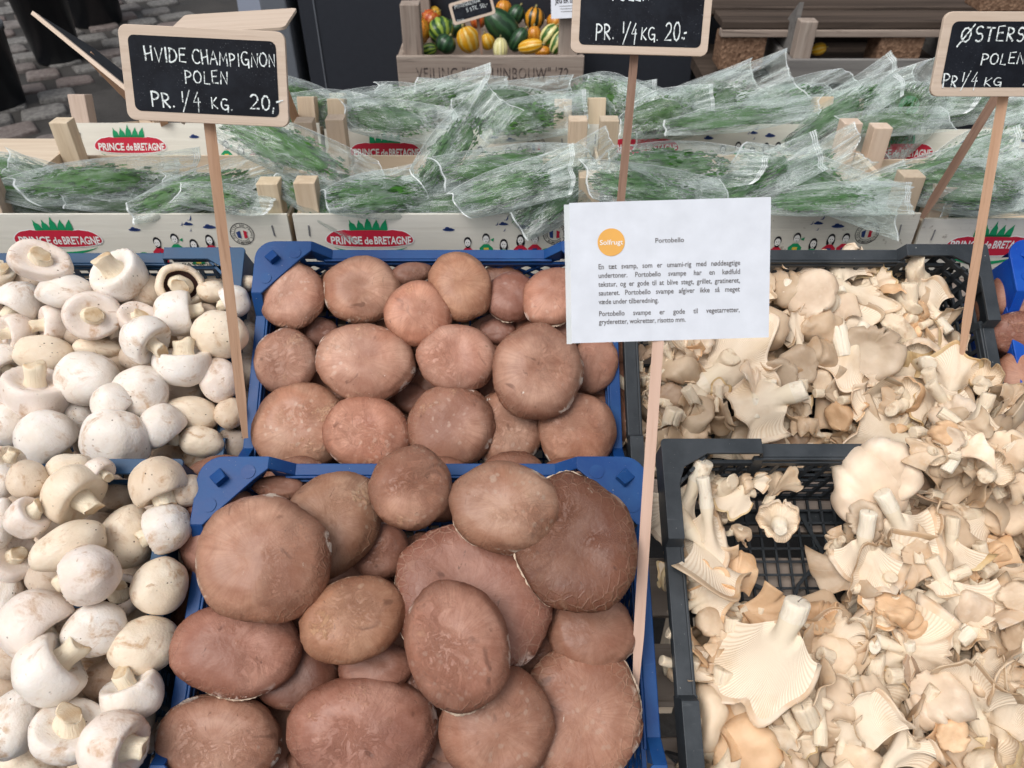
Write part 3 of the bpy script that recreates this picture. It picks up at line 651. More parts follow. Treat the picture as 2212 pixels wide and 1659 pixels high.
# ---------------------------------------------------------------- mushrooms: shapes
MT['flake'] = flat('torn_mushroom_skin', (.70, .55, .42), .6, .2)
def portobello_mesh(seed, ca, cb, c, k=0, torn=False):
    """cap with semi-axes ca, cb (m), half thickness c ; returns cap, gills, stem meshes"""
    r = random.Random(seed); NU, NV = 84, 34; off = Vector((seed*3.7, seed*1.3, 0))
    lob = [(n, r.uniform(0, 6.28), r.uniform(.0, .030)/n**.6) for n in (2, 3, 4, 5, 7)]
    dent = [(r.uniform(0, 6.28), r.uniform(.1, .6), r.uniform(.015, .05), r.uniform(.2, .4)) for _ in range(3)]
    flat_ = k == 'flat'
    G = []; vp = []
    for i in range(NV):
        v = i/(NV-1); vp.append(v); row = []
        th = .04+v*(math.pi*.80-.04)       # polar angle, beyond 90 deg = rolled under
        for j in range(NU):
            a = 2*math.pi*j/NU; ca_, sa_ = math.cos(a), math.sin(a)
            rr = math.sin(th)**(.82 if th < math.pi/2 else 1.0)
            L = 1+sum(A*math.sin(n*a+p) for n, p, A in lob)*min(1, rr*1.2)
            x, y = ca_*rr*L, sa_*rr*L
            z = math.cos(th); z = math.copysign(abs(z)**(1.05 if z > 0 else 1), z)*(1.0 if z > 0 else .62)
            if flat_: z = z*.8-.25*math.exp(-(rr/.45)**2)*(1 if v < .5 else 0)
            for da, dr, dd, dw in dent:
                q = (x-dr*math.cos(da))**2+(y-dr*math.sin(da))**2
                if v < .6: z -= dd*3*math.exp(-q/dw**2)
            n = off+Vector((x, y, z))
            m = fbm(n*1.5, 2)*.05+fbm(n*5, 2)*.010
            rimw = math.exp(-((v-.62)/.10)**2)
            m += rimw*(.014*noise.noise(n*9)+.016*abs(noise.noise(Vector((a*7, seed, v*14)))))
            f = 1+m
            row.append((x*ca*f, y*cb*f, z*c*f))
        G.append(row)
    cap = grid_mesh('cap', G, MT['portf' if flat_ else 'port'], vpar=[q*.62 for q in vp], pole0=True)
    # ragged strip of torn pale flesh along part of the rim
    fm = MB(); arcs = [(r.uniform(-2.6, -.5), r.uniform(.5, 1.1))] if torn else []
    if flat_: arcs += [(r.uniform(-3.1, -1.), r.uniform(.9, 1.5)), (r.uniform(.2, 2.8), r.uniform(.5, 1.))]
    for za, zl_ in arcs:
        j0 = int((za-zl_/2)/(2*math.pi)*NU); nj = max(4, int(zl_/(2*math.pi)*NU)); i0 = int(NV*.585); S3 = []
        for s_ in range(nj*2+1):
            jf = j0+s_/2; ja, jb = int(math.floor(jf)) % NU, int(math.ceil(jf)) % NU
            p = (Vector(G[i0][ja])+Vector(G[i0][jb]))/2; q_ = (Vector(G[i0+3][ja])+Vector(G[i0+3][jb]))/2; dn = (q_-p).normalized(); out_ = Vector((p.x, p.y, 0)).normalized()
            env = max(0., math.sin(math.pi*s_/(nj*2)))**.5; w_ = (.0012+.0042*abs(noise.noise(Vector((s_*.35, seed, 1))))*2+r.uniform(0, .0012))*env
            S3 += [p+out_*.0003, p+dn*w_*.6+out_*(.0007+.0012*r.random())*env, p+dn*w_*1.3+out_*.0016*env*r.random()]
        fm.add(S3, [f for k in range(nj*2) for f in ((3*k, 3*k+3, 3*k+4, 3*k+1), (3*k+1, 3*k+4, 3*k+5, 3*k+2))])
    flakes = fm.mesh('torn_rim', MT['flake'], False) if fm.v else None
    # gills: shallow bowl closing the underside
    E = G[-1]; rows = []
    for i in range(7):
        t = i/6; rows.append([((1-t*.83)*p[0], (1-t*.83)*p[1], p[2]+c*.16*math.sin(t*math.pi*.6)) for p in E])
    gill = grid_mesh('gills', rows, MT['pgill'], pole1=False)
    sr = min(ca, cb)*.24; zb = E[0][2]
    srows = [[(sr*(1+.25*(q == 0))*math.cos(2*math.pi*j/24), sr*(1+.25*(q == 0))*math.sin(2*math.pi*j/24), zb+c*.12-q*c*.14) for j in range(24)] for q in range(6)]
    srows.append([(x*.8, y*.8, z-c*.03) for x, y, z in srows[-1]])
    stem = grid_mesh('stem', srows, MT['stem'], pole1=True)
    return cap, gill, stem, flakes
def champignon_mesh(seed, kind, stem_len=.55):
    """unit radius cap about the origin, pole +z, stem -z"""
    r = random.Random(seed*17+3); NU, NV = 56, 30; off = Vector((seed*2.9, seed*.7, 5))
    lob = [(n, r.uniform(0, 6.28), r.uniform(.0, .05)/n**.7) for n in (2, 3, 4, 6)]
    hgt = r.uniform(.70, .86); under = r.uniform(.34, .46); G = []
    prof = []
    # dome
    for i in range(17):
        th = .04+(math.pi/2-.04)*i/16; prof.append((math.sin(th)**.88, math.cos(th)*hgt))
    # rolled rim
    for i in range(1, 7):
        th = math.pi/2*i/6; prof.append((1-.17*(1-math.cos(th)), -under*math.sin(th)))
    if kind == 'open':
        prof += [(.74, -under*.96), (.70, -under*.80), (.67, -under*.55), (.66, -under*.35)]
    else:
        prof += [(.70, -under*1.0), (.56, -under*.88), (.42, -under*.70), (.33, -under*.60), (.29, -under*.72)]
    vp = [i/(len(prof)-1) for i in range(len(prof))]
    for i, (rr, z) in enumerate(prof):
        row = []
        for j in range(NU):
            a = 2*math.pi*j/NU; L = 1+sum(A*math.sin(n*a+p) for n, p, A in lob)*rr
            n = off+Vector((math.cos(a)*rr, math.sin(a)*rr, z)); f = L*(1+fbm(n*1.3, 2)*.05+fbm(n*6, 2)*.008)
            if i > 20: f *= 1+.02*math.sin(a*31+seed)*(i % 2)
            row.append((math.cos(a)*rr*f, math.sin(a)*rr*f, z*f))
        G.append(row)
    cap = grid_mesh('cap', G, MT['white'], vpar=vp, pole0=True)
    parts = [('cap', cap)]
    if kind == 'open':
        E = G[-1]; rows = [[((1-t*.72)*p[0], (1-t*.72)*p[1], p[2]+.12*t) for p in E] for t in (0, .25, .5, .75, 1)]
        parts.append(('gills', grid_mesh('gills', rows, MT['dgill'])))
    sr = r.uniform(.30, .39); bx, by = r.uniform(-.12, .12), r.uniform(-.12, .12); SL = stem_len*r.uniform(.7, 1.1); rows = []
    z0 = -under*.3
    for i in range(12):
        t = i/11; rad = sr*(1.0+.55*max(0, .4-t)-.10*t+.09*math.sin(t*5+seed)); zz = z0-(SL+under*.5)*min(1, t*1.12)
        if i == 10: rad = sr*.93; zz = z0-(SL+under*.5)*1.02
        if i == 11: rad = sr*.80; zz = z0-(SL+under*.5)*1.03
        row = []
        for j in range(28):
            a = 2*math.pi*j/28; f = 1+.07*math.sin(2*a+seed)+.05*math.sin(5*a+seed*2)*t+.05*noise.noise(Vector((math.cos(a)*2, math.sin(a)*2, seed+t)))
            tiltz = (.28*math.cos(a+seed)+.10*math.sin(3*a+seed))*(i >= 10)
            row.append((bx*t+rad*f*math.cos(a), by*t+rad*f*math.sin(a), zz+tiltz*sr))
        rows.append(row)
    parts.append(('stem', grid_mesh('stem', rows, MT['stemc'], pole1=True)))
    return parts
# ---------------------------------------------------------------- placing: items rest on each other along the line of sight
def settle(items, fr, h0, cratio, k=.62, hmax=.09):
    """items: dicts with px,py,rx,ry in photo pixels, listed from the bottom of the heap to the top"""
    done = []
    for it in items:
        o = fr['rb']+fr['n']*(h0+it.get('h', 0)); d = plane_depth(it['px'], it['py'], o, fr['n'])
        lo = plane_depth(it['px'], it['py'], fr['rb']+fr['n']*(hmax), fr['n'])
        r = (it['rx']+it['ry'])/2; c = r*cratio*d/F
        for q in done:
            e = math.hypot(it['px']-q['px'], it['py']-q['py'])/(r+(q['rx']+q['ry'])/2)
            if e < 1: d = min(d, q['d']-k*(c+q['c'])*math.sqrt(1-e*e))
        d = max(d, lo); it['d'] = d; it['c'] = c; done.append(it)
    return items
def axis_frame(it, ax):
    """local frame: z = ax, x = image direction rot"""
    a = math.radians(it.get('rot', 0)); xd = RT*math.cos(a)+UP*math.sin(a)
    z = ax.normalized(); x = (xd-z*xd.dot(z)).normalized(); y = z.cross(x)
    return x, y, z
def tocam(it): return -ray(it['px'], it['py']).normalized()
# --- portobellos: (px,py,rx,ry,rot, tiltx,tilty, kind, tint, label)
B, N_ = (1, 1, 1), (.86, .80, .80)
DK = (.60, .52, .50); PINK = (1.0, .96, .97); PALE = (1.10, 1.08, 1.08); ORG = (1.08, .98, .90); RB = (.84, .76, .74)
PU = [
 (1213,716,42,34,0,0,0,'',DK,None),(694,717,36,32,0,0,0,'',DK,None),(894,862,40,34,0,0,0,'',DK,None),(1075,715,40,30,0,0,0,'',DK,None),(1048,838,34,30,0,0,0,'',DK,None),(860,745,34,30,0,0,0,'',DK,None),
 (889,590,46,24,10,0,.3,'',DK,'dark brown portobello with a frayed edge, half hidden at the back lattice'),
 (1105,642,60,54,0,0,.2,'',DK,'dusky brown portobello at the back, left of the torn one by the paper card'),
 (630,636,70,76,15,-.2,.15,'',PINK,'smooth oval portobello in the back left corner of the rear crate'),
 (782,626,84,74,-8,0,.1,'',PALE,'pale portobello with a crumpled right edge, second from the left in the back row'),
 (994,619,68,78,20,.05,.15,'',ORG,'tall portobello cap poking above the back rim with a rough scabby centre'),
 (1195,642,72,62,35,0,.2,'',ORG,'torn portobello showing white flesh beside the left edge of the paper card'),
 (1285,785,50,64,-15,.2,0,'',PALE,'portobello tucked under the lower edge of the paper card at the right rim'),
 (617,782,70,70,10,-.25,0,'',B,'small round portobello touching the left rim, middle row of the rear crate'),
 (903,678,74,70,0,0,0,'',ORG,'round portobello lying on top of its neighbours in the upper middle of the rear crate'),
 (988,774,88,74,-15,0,.1,'',PALE,'pale pinkish portobello with wrinkled right shoulder, centre of the rear crate'),
 (790,784,106,86,-6,0,0,'',B,'broad portobello with a small white chip, left of the middle of the rear crate'),
 (648,925,102,96,8,-.15,-.1,'',(.98,.99,1.0),'speckled greyish portobello in the front left corner of the rear crate'),
 (1094,928,76,88,10,.1,0,'',B,'portobello mostly hidden between the plum-brown one and the big round one'),
 (1247,932,86,84,-25,.15,0,'',PINK,'portobello with white tears in the front right corner of the rear crate'),
 (792,938,94,82,-5,0,-.1,'',ORG,'peach portobello with a brown slit, second from left against the front of the rear crate'),
 (975,922,94,92,0,0,-.05,'',(.88,.84,.86),'plum-brown portobello with a curled white scrap, front middle of the rear crate'),
 (1161,803,100,104,0,0,0,'',B,'large round portobello with a pale central nick, just below left of the paper card'),
]
PL = [
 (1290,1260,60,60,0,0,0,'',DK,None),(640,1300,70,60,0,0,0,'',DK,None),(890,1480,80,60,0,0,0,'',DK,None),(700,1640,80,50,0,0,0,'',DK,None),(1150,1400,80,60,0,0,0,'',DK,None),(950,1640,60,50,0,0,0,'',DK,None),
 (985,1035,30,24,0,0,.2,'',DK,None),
 (603,1054,56,26,0,0,.2,'',RB,'low portobello half buried by the back lattice of the nearest crate'),
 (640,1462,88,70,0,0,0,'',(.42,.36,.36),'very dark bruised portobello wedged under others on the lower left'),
 (812,1440,80,54,0,0,0,'',DK,'shaded brown portobello under the gap between four large caps, lower middle'),
 (820,1190,64,62,0,0,0,'',DK,'shaded portobello glimpsed under the round topmost cap of the nearest crate'),
 (1278,1366,98,82,0,.1,0,'',RB,'portobello with a black smudge at the right rim, below the dark dented one'),
 (1020,1290,176,158,-20,0,0,'flat',(.72,.60,.55),'huge flat portobello with a ragged edge, centre of the nearest crate, under others'),
 (476,1151,92,106,20,-.25,0,'',PINK,'portobello leaning over the left rim, tucked behind the biggest smooth cap'),
 (710,1134,102,128,-35,0,.1,'',B,'tall oval portobello behind the biggest smooth cap, upper left of the nearest crate'),
 (1245,1172,130,152,15,.1,0,'flat',(.42,.32,.28),'dark dented portobello with a pale cracked edge at the right side of the nearest crate'),
 (888,1054,90,90,0,0,0,'',(1.0,.92,.88),'round portobello propped on the back rim of the nearest crate'),
 (1092,1096,124,98,-10,0,0,'',B,'smooth oval portobello with a white nick, upper right of the nearest crate'),
 (512,1402,142,94,-6,-.1,0,'',(.96,.84,.80),'wide reddish portobello with wrinkled front edge at the left rim'),
 (570,1207,146,134,-28,-.05,0,'',PINK,'biggest smooth portobello overhanging the left rim of the nearest crate'),
 (764,1338,116,90,22,0,0,'',ORG,'oval portobello with crinkled lower edge, in the middle left of the nearest crate'),
 (1255,1540,132,146,-15,.1,0,'flat',(.90,.80,.74),'big pale-edged portobello with a black scab, lower right corner of the nearest crate'),
 (1074,1566,124,124,-20,0,-.1,'',RB,'plum portobello at the bottom edge between the pale-edged and the widest ones'),
 (788,1582,164,120,0,0,-.1,'',(.96,.86,.80),'widest portobello at the bottom edge of the picture, centre left'),
 (474,1600,134,96,-5,-.1,-.1,'',PINK,'portobello with a torn white patch in the bottom left corner of the nearest crate'),
 (987,1391,112,140,25,0,0,'',(.94,.84,.82),'portobello standing over the huge flat one, white flakes along its lower right edge'),
]
BU = [
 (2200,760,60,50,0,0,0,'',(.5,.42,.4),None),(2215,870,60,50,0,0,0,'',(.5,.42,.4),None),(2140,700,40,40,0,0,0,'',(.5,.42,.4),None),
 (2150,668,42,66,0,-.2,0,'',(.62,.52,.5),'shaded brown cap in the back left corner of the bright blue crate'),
 (2215,638,68,62,0,0,.1,'',(.70,.60,.56),'glossy brown cap with dark spots nearest the back of the bright blue crate'),
 (2200,722,60,48,-8,0,-.45,'stem',(.66,.56,.52),'brown cap with its short white stem showing, middle of the bright blue crate'),
 (2215,822,62,66,0,0,0,'',(.80,.72,.68),'brown cap with two spots, lowest in the bright blue crate'),
]
def fill_under(its, fr, pitch, r, seed, box, skip=None):
    rr = random.Random(seed); out = []
    y = box[1]
    while y < box[3]:
        x = box[0]
        while x < box[2]:
            px, py = x+rr.uniform(-.2, .2)*pitch, y+rr.uniform(-.2, .2)*pitch
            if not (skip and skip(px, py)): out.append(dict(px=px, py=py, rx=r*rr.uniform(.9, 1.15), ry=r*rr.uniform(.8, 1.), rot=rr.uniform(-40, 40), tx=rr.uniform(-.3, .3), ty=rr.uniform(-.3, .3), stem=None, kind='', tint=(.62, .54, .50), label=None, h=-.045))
            x += pitch
        y += pitch*.85
    return out+its
def place_portobellos(lst, fr, h0, base_seed, gfill, fb=None):
    its = [dict(px=a[0], py=a[1], rx=a[2], ry=a[3], rot=a[4], tx=a[5], ty=a[6], kind=a[7], tint=tuple(q*(.90 if base_seed == 200 else 1.) for q in a[8]), label=a[9]) for a in lst]
    rv = random.Random(base_seed+9)
    for it in its: kv = rv.uniform(.80, 1.12); it['tint'] = tuple(q*kv*k2 for q, k2 in zip(it['tint'], (1, rv.uniform(.95, 1.02), rv.uniform(.92, 1.04))))
    if fb: its = fill_under(its, fr, fb[0], fb[1], base_seed, fb[2])
    for i, it in enumerate(its):
        if it['label'] is None and 'h' not in it: it['h'] = -.02
        if it['kind'] == 'flat': it['h'] = -.012
    settle(its, fr, h0, .42, .62, .085)
    for i, it in enumerate(its):
        d = it['d']; r = random.Random(base_seed+i); c = it['c']*(1.0 if it['kind'] != 'flat' else .55)*1.08
        ax = (fr['n']*.75+tocam(it)*.55+RT*it['tx']+UP*it['ty']+Vector((r.uniform(-.08, .08), r.uniform(-.08, .08), 0)))
        x, y, z = axis_frame(it, ax); pos = P(it['px'], it['py'], d)
        root = empty('portobello_mushroom', None, M=frame(pos-z*c*.55, x, y, z))
        tag(root, it['label'] or ('brown caps buried between the large portobellos' if gfill == 0 else 'dark brown caps deep in the bright blue crate'), 'mushroom', 'portobello mushrooms' if it['label'] else ('buried portobello caps' if gfill == 0 else 'buried brown caps'))
        cosv = max(.6, z.dot(tocam(it)))
        cap, gill, stem, flk = portobello_mesh(base_seed+i, it['rx']*d/F, it['ry']*d/F/(.5+.5*cosv), c, it['kind'], bool(it['label']) and any(w_ in it['label'] for w_ in ('white', 'torn', 'wrinkled', 'crumpled', 'frayed')))
        if flk: o = link('torn_rim', flk, root, (1, 1, 1)); o.matrix_local = Matrix.Translation((0, 0, c*.55))
        for nm, me, col in (('cap', cap, it['tint']), ('gills', gill, it['tint']), ('stem', stem, (1, .98, .96))):
            o = link(nm, me, root, col); o.matrix_local = Matrix.Translation((0, 0, c*.55))
            if nm == 'stem' and it['kind'] == 'stem': o.scale = (1.7, 1.7, 2.6)
place_portobellos(PU, FR['pu'], .004, 100, 0, (112, 64, (630, 640, 1310, 1010)))
place_portobellos(PL, FR['pl'], -.004, 200, 0, (150, 88, (490, 1080, 1340, 1680)))
place_portobellos(BU, FR['bu'], -.03, 300, 1)
# --- champignons: (px,py,rx,ry,rot, stem(dx,dy,dz) or None, kind, tint, label)
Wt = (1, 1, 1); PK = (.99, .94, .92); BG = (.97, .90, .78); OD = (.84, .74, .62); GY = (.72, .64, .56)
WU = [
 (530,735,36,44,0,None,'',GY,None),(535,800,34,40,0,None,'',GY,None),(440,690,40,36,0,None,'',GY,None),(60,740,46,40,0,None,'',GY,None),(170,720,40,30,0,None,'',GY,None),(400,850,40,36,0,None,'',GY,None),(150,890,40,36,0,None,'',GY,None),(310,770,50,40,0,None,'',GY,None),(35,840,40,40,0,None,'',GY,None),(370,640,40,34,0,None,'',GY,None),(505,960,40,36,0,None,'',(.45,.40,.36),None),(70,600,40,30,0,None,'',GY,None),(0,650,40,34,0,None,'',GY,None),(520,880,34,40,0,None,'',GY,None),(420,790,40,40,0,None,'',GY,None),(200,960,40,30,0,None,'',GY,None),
 (530,612,32,18,0,None,'',BG,'beige button mushroom squeezed at the back wall right of the stake'),
 (459,630,32,24,0,None,'',BG,'small beige button mushroom behind the dark-gilled one, near the back wall'),
 (314,632,40,40,0,None,'',OD,'freckled tan button mushroom between the cut-stem one and the dark-gilled one'),
 (228,655,50,30,10,None,'',Wt,'button mushroom half hidden behind the one whose dirty stem faces the viewer'),
 (212,752,50,24,-5,None,'',BG,'flat beige button mushroom with a rusty end, left of centre in the rear white crate'),
 (4,590,26,30,0,(.1,.5,.6),'',BG,'button mushroom stub cut off by the left edge beside the top left mushroom'),
 (40,660,52,44,0,(-.5,-.6,.5),'open',Wt,'button mushroom with a thin black gill slit at the left edge'),
 (503,652,46,34,-6,(-.7,-.3,.2),'',Wt,'clean white button mushroom right of the brown stake, back of the rear white crate'),
 (300,692,50,38,-10,(.1,.3,.5),'',PK,'button mushroom with a flat oval stem end, behind the tilted stemmed one'),
 (112,700,46,42,-15,(-.75,0,.5),'',PK,'button mushroom with its stem pointing left, behind the top cluster on the left'),
 (33,718,44,40,0,(-.6,-.1,.5),'',PK,'pink-tinged button mushroom with a ringed stem at the left edge'),
 (5,788,42,44,0,(.5,-.6,.1),'',Wt,'white button mushroom cut by the left edge at mid-height'),
 (141,630,60,39,-4,None,'',Wt,'smooth white button mushroom below the two stem-up ones, top left'),
 (88,565,64,44,-6,(-.05,.38,.8),'',PK,'top left button mushroom with its thick stem up against the printed logo'),
 (390,616,53,45,-12,(.12,0,.95),'open',BG,'opened button mushroom showing dark brown gills around its stem'),
 (258,596,65,54,-20,(-.42,.42,.62),'',Wt,'button mushroom with a cut stem leaning left and a small black hole'),
 (475,722,60,52,-5,None,'',BG,'large cream button mushroom touching the brown stake'),
 (99,768,62,44,-8,None,'',BG,'cream button mushroom with a stained right end, left side of the rear white crate'),
 (473,820,42,50,15,None,'',PK,'oval button mushroom with a crease, left of the brown stake'),
 (496,893,32,34,0,None,'',OD,'dirty small button mushroom in the shade beside the lower end of the stake'),
 (200,682,60,52,5,(-.03,-.02,.95),'',PK,'button mushroom whose dirt-flecked stem faces the viewer squarely'),
 (385,677,37,50,5,(.95,.1,.0),'',Wt,'button mushroom lying on its side, stem pointing right under the dark-gilled one'),
 (395,785,64,43,0,(-.05,.85,.2),'',Wt,'button mushroom with a square-cut stem standing up, touching the tilted one'),
 (317,735,60,48,25,(.72,-.45,.15),'',Wt,'tilted button mushroom with its stem to the lower right, middle of the rear white crate'),
 (415,894,60,37,-12,None,'',BG,'long cream button mushroom with rusty marks, lower right of the rear white crate'),
 (436,955,48,34,-5,None,'',BG,'button mushroom low against the front rim of the rear white crate'),
 (170,908,38,45,30,None,'',Wt,'button mushroom behind the big smooth ball, lower left of the rear white crate'),
 (188,818,67,60,0,None,'',Wt,'big clean white button mushroom with one tan blotch, centre left'),
 (304,847,58,60,0,None,'',Wt,'round cream-white button mushroom in the middle, behind the small one with a right-hand stem'),
 (76,851,74,50,-12,(.0,.75,.5),'',PK,'button mushroom with a tall thick stem standing up, left side mid-height'),
 (18,916,38,50,0,None,'',Wt,'smooth button mushroom at the left edge below the tall-stemmed one'),
 (246,872,50,42,10,(.75,-.5,-.1),'',Wt,'small button mushroom with a dirty stub at lower right, in front of the round ball'),
 (352,924,49,43,20,(.55,-.6,-.1),'',Wt,'white button mushroom resting near the front rim of the rear white crate'),
 (104,950,61,66,0,(.6,-.6,-.1),'',Wt,'big smooth white ball lying over the seam between the two white crates'),
 (250,953,74,53,-18,(-.1,-.75,-.1),'',Wt,'oval white button mushroom hanging over the blue front rim'),
]
WL = [
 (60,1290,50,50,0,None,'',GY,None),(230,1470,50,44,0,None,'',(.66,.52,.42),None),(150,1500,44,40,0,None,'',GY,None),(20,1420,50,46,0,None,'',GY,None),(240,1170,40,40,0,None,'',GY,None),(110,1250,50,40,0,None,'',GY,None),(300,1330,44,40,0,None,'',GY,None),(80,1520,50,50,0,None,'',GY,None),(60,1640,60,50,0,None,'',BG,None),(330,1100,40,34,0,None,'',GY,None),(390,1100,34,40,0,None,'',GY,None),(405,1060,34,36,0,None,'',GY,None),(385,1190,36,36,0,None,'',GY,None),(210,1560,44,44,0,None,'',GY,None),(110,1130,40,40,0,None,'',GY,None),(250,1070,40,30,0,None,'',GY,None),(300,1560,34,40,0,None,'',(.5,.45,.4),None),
 (15,1000,44,34,0,(.3,.5,.3),'',BG,'split-stemmed button mushroom at the left edge, on the seam of the white crates'),
 (150,1012,46,34,10,None,'',BG,'flat beige button mushroom on the seam below the big white ball'),(215,1018,40,30,0,(.5,-.3,.2),'',PK,'small button mushroom on the seam, right below the big white ball'),(-5,1040,40,40,0,None,'',Wt,'white button mushroom at the left edge just below the split-stemmed one'),
 (60,1037,42,42,0,None,'',OD,'speckled grubby button mushroom with black soil crumbs at the back of the near white crate'),
 (258,1288,46,52,0,(-.1,.6,.6),'open',PK,'button mushroom with a torn veil and oval stem, tucked behind its neighbours'),
 (28,1205,48,56,0,(.4,.4,.5),'',PK,'knobbly button mushroom with a square stem at the left edge'),
 (0,1130,30,56,0,None,'',Wt,'sliver of a white button mushroom at the left edge, level with the portobello crate corner'),
 (277,1160,56,68,10,None,'',BG,'large beige mottled button mushroom in the middle of the near white crate'),
 (342,1045,70,38,8,(.3,-.7,.1),'',OD,'old brown-streaked button mushroom below the blue rim, its stem down'),
 (162,1068,76,48,38,(.62,-.5,.25),'',BG,'slanting cream button mushroom with its stem to the lower right, by the rear rim'),
 (63,1116,50,42,-10,(.6,.5,.1),'',PK,'small pinkish button mushroom below the speckled grubby one'),
 (149,1180,80,48,24,None,'',BG,'long stained button mushroom lying aslant, near the left'),
 (346,1266,60,62,0,None,'',BG,'cream round button mushroom with a starry crack against the blue side rim'),
 (353,1142,50,54,0,(-.75,-.3,.1),'',Wt,'bright white button mushroom overlapping the side of the portobello heap'),
 (8,1297,36,62,0,None,'',Wt,'tall white button mushroom half cut off by the left edge'),
 (312,1395,72,62,15,None,'',BG,'large ivory button mushroom with cracked skin against the blue side rim'),
 (206,1360,65,56,15,None,'',Wt,'smooth oval button mushroom left of the ivory cracked one'),
 (188,1243,56,66,-25,(-.85,-.25,.1),'',PK,'button mushroom with a brown hole, its stem pointing left'),
 (80,1350,82,58,32,(.6,-.55,.1),'',PK,'big pinkish button mushroom with a fold, leaning left of centre'),
 (112,1443,77,75,0,(.7,.5,.0),'',Wt,'largest smooth white button mushroom, lower left'),
 (286,1502,70,46,22,(-.35,.8,.2),'',Wt,'button mushroom with a square stem standing up beside the blue rim, lower left'),
 (30,1562,56,76,0,None,'',Wt,'white button mushroom at the left edge near the bottom'),
 (149,1580,79,70,0,(.1,.55,.6),'',Wt,'big button mushroom with its streaky stem turned up at the bottom'),
 (250,1612,62,74,-30,(.75,-.2,.2),'',PK,'tilted button mushroom with a ragged stem to the right, bottom edge'),
]
_champ = {}
def place_champignons(lst, fr, h0, base_seed, fb=None):
    its = [dict(px=a[0], py=a[1], rx=a[2], ry=a[3], rot=a[4], stem=a[5], kind=a[6], tint=a[7], label=a[8]) for a in lst]
    if fb: its = fill_under(its, fr, fb[0], fb[1], base_seed, fb[2])
    for it in its:
        if it['label'] is None and 'h' not in it: it['h'] = -.022
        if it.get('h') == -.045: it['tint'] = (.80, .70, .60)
        if 'seam' in (it['label'] or '') and base_seed == 500: it['h'] = .022
    settle(its, fr, h0, .72, .55, .075)
    for i, it in enumerate(its):
        d = it['d']; r = random.Random(base_seed+i); tc = tocam(it)
        if it['stem']:
            s = it['stem']; st = RT*s[0]+UP*s[1]+tc*s[2]; ax = -st
            if it['stem'][2] < .05: ax = ax+tc*.25
        else: ax = fr['n']*.7+tc*.8+Vector((r.uniform(-.35, .35), r.uniform(-.35, .35), 0))
        x, y, z = axis_frame(it, ax); pos = P(it['px'], it['py'], d); R1, R2 = it['rx']*d/F, it['ry']*d/F
        # stretch to the outline seen: squash of the axis that lies in the picture
        if it['stem'] and abs(z.dot(tc)) < .75:
            zi = Vector((z.dot(RT), z.dot(UP), 0)).normalized()
            a = math.radians(it['rot']); along = abs(zi.x*math.cos(a)+zi.y*math.sin(a))
            ext_z = R1*along+R2*(1-along); ext_x = R1*(1-along)+R2*along
            # x axis: picture direction perpendicular to the stem
            xd = RT*(-zi.y)+UP*zi.x; x = (xd-z*xd.dot(z)).normalized(); y = z.cross(x)
            sx, sy, sz = ext_x, min(ext_x, ext_z*1.12), ext_z/.62*1.0
            sz = min(sz, ext_x*1.25)
        else: sx, sy, sz = R1, R2, (R1+R2)/2
        kind = 'open' if it['kind'] == 'open' else 'shut'
        if it['stem']: parts = champignon_mesh(base_seed+i, kind, .46)
        else:
            key = (i+base_seed) % 14
            if key not in _champ: _champ[key] = champignon_mesh(key, 'shut', .45)
            parts = _champ[key]
        root = empty('button_mushroom', None, M=frame(pos-z*sz*.5, x, y, z))
        tag(root, it['label'] or 'button mushrooms lying deeper in the heap between the others', 'mushroom', 'white button mushrooms' if it['label'] else 'buried button mushrooms')
        for nm, me in parts:
            t = it['tint'] if nm == 'cap' else ((1, .96, .88) if nm == 'stem' else (1, 1, 1))
            o = link(nm, me, root, t); o.matrix_local = Matrix.Translation((0, 0, sz*.5)) @ Matrix.Diagonal((sx, sy, sz, 1))
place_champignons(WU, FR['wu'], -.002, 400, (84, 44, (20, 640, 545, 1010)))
place_champignons(WL, FR['wl'], .002, 500, (100, 52, (10, 1080, 350, 1680)))
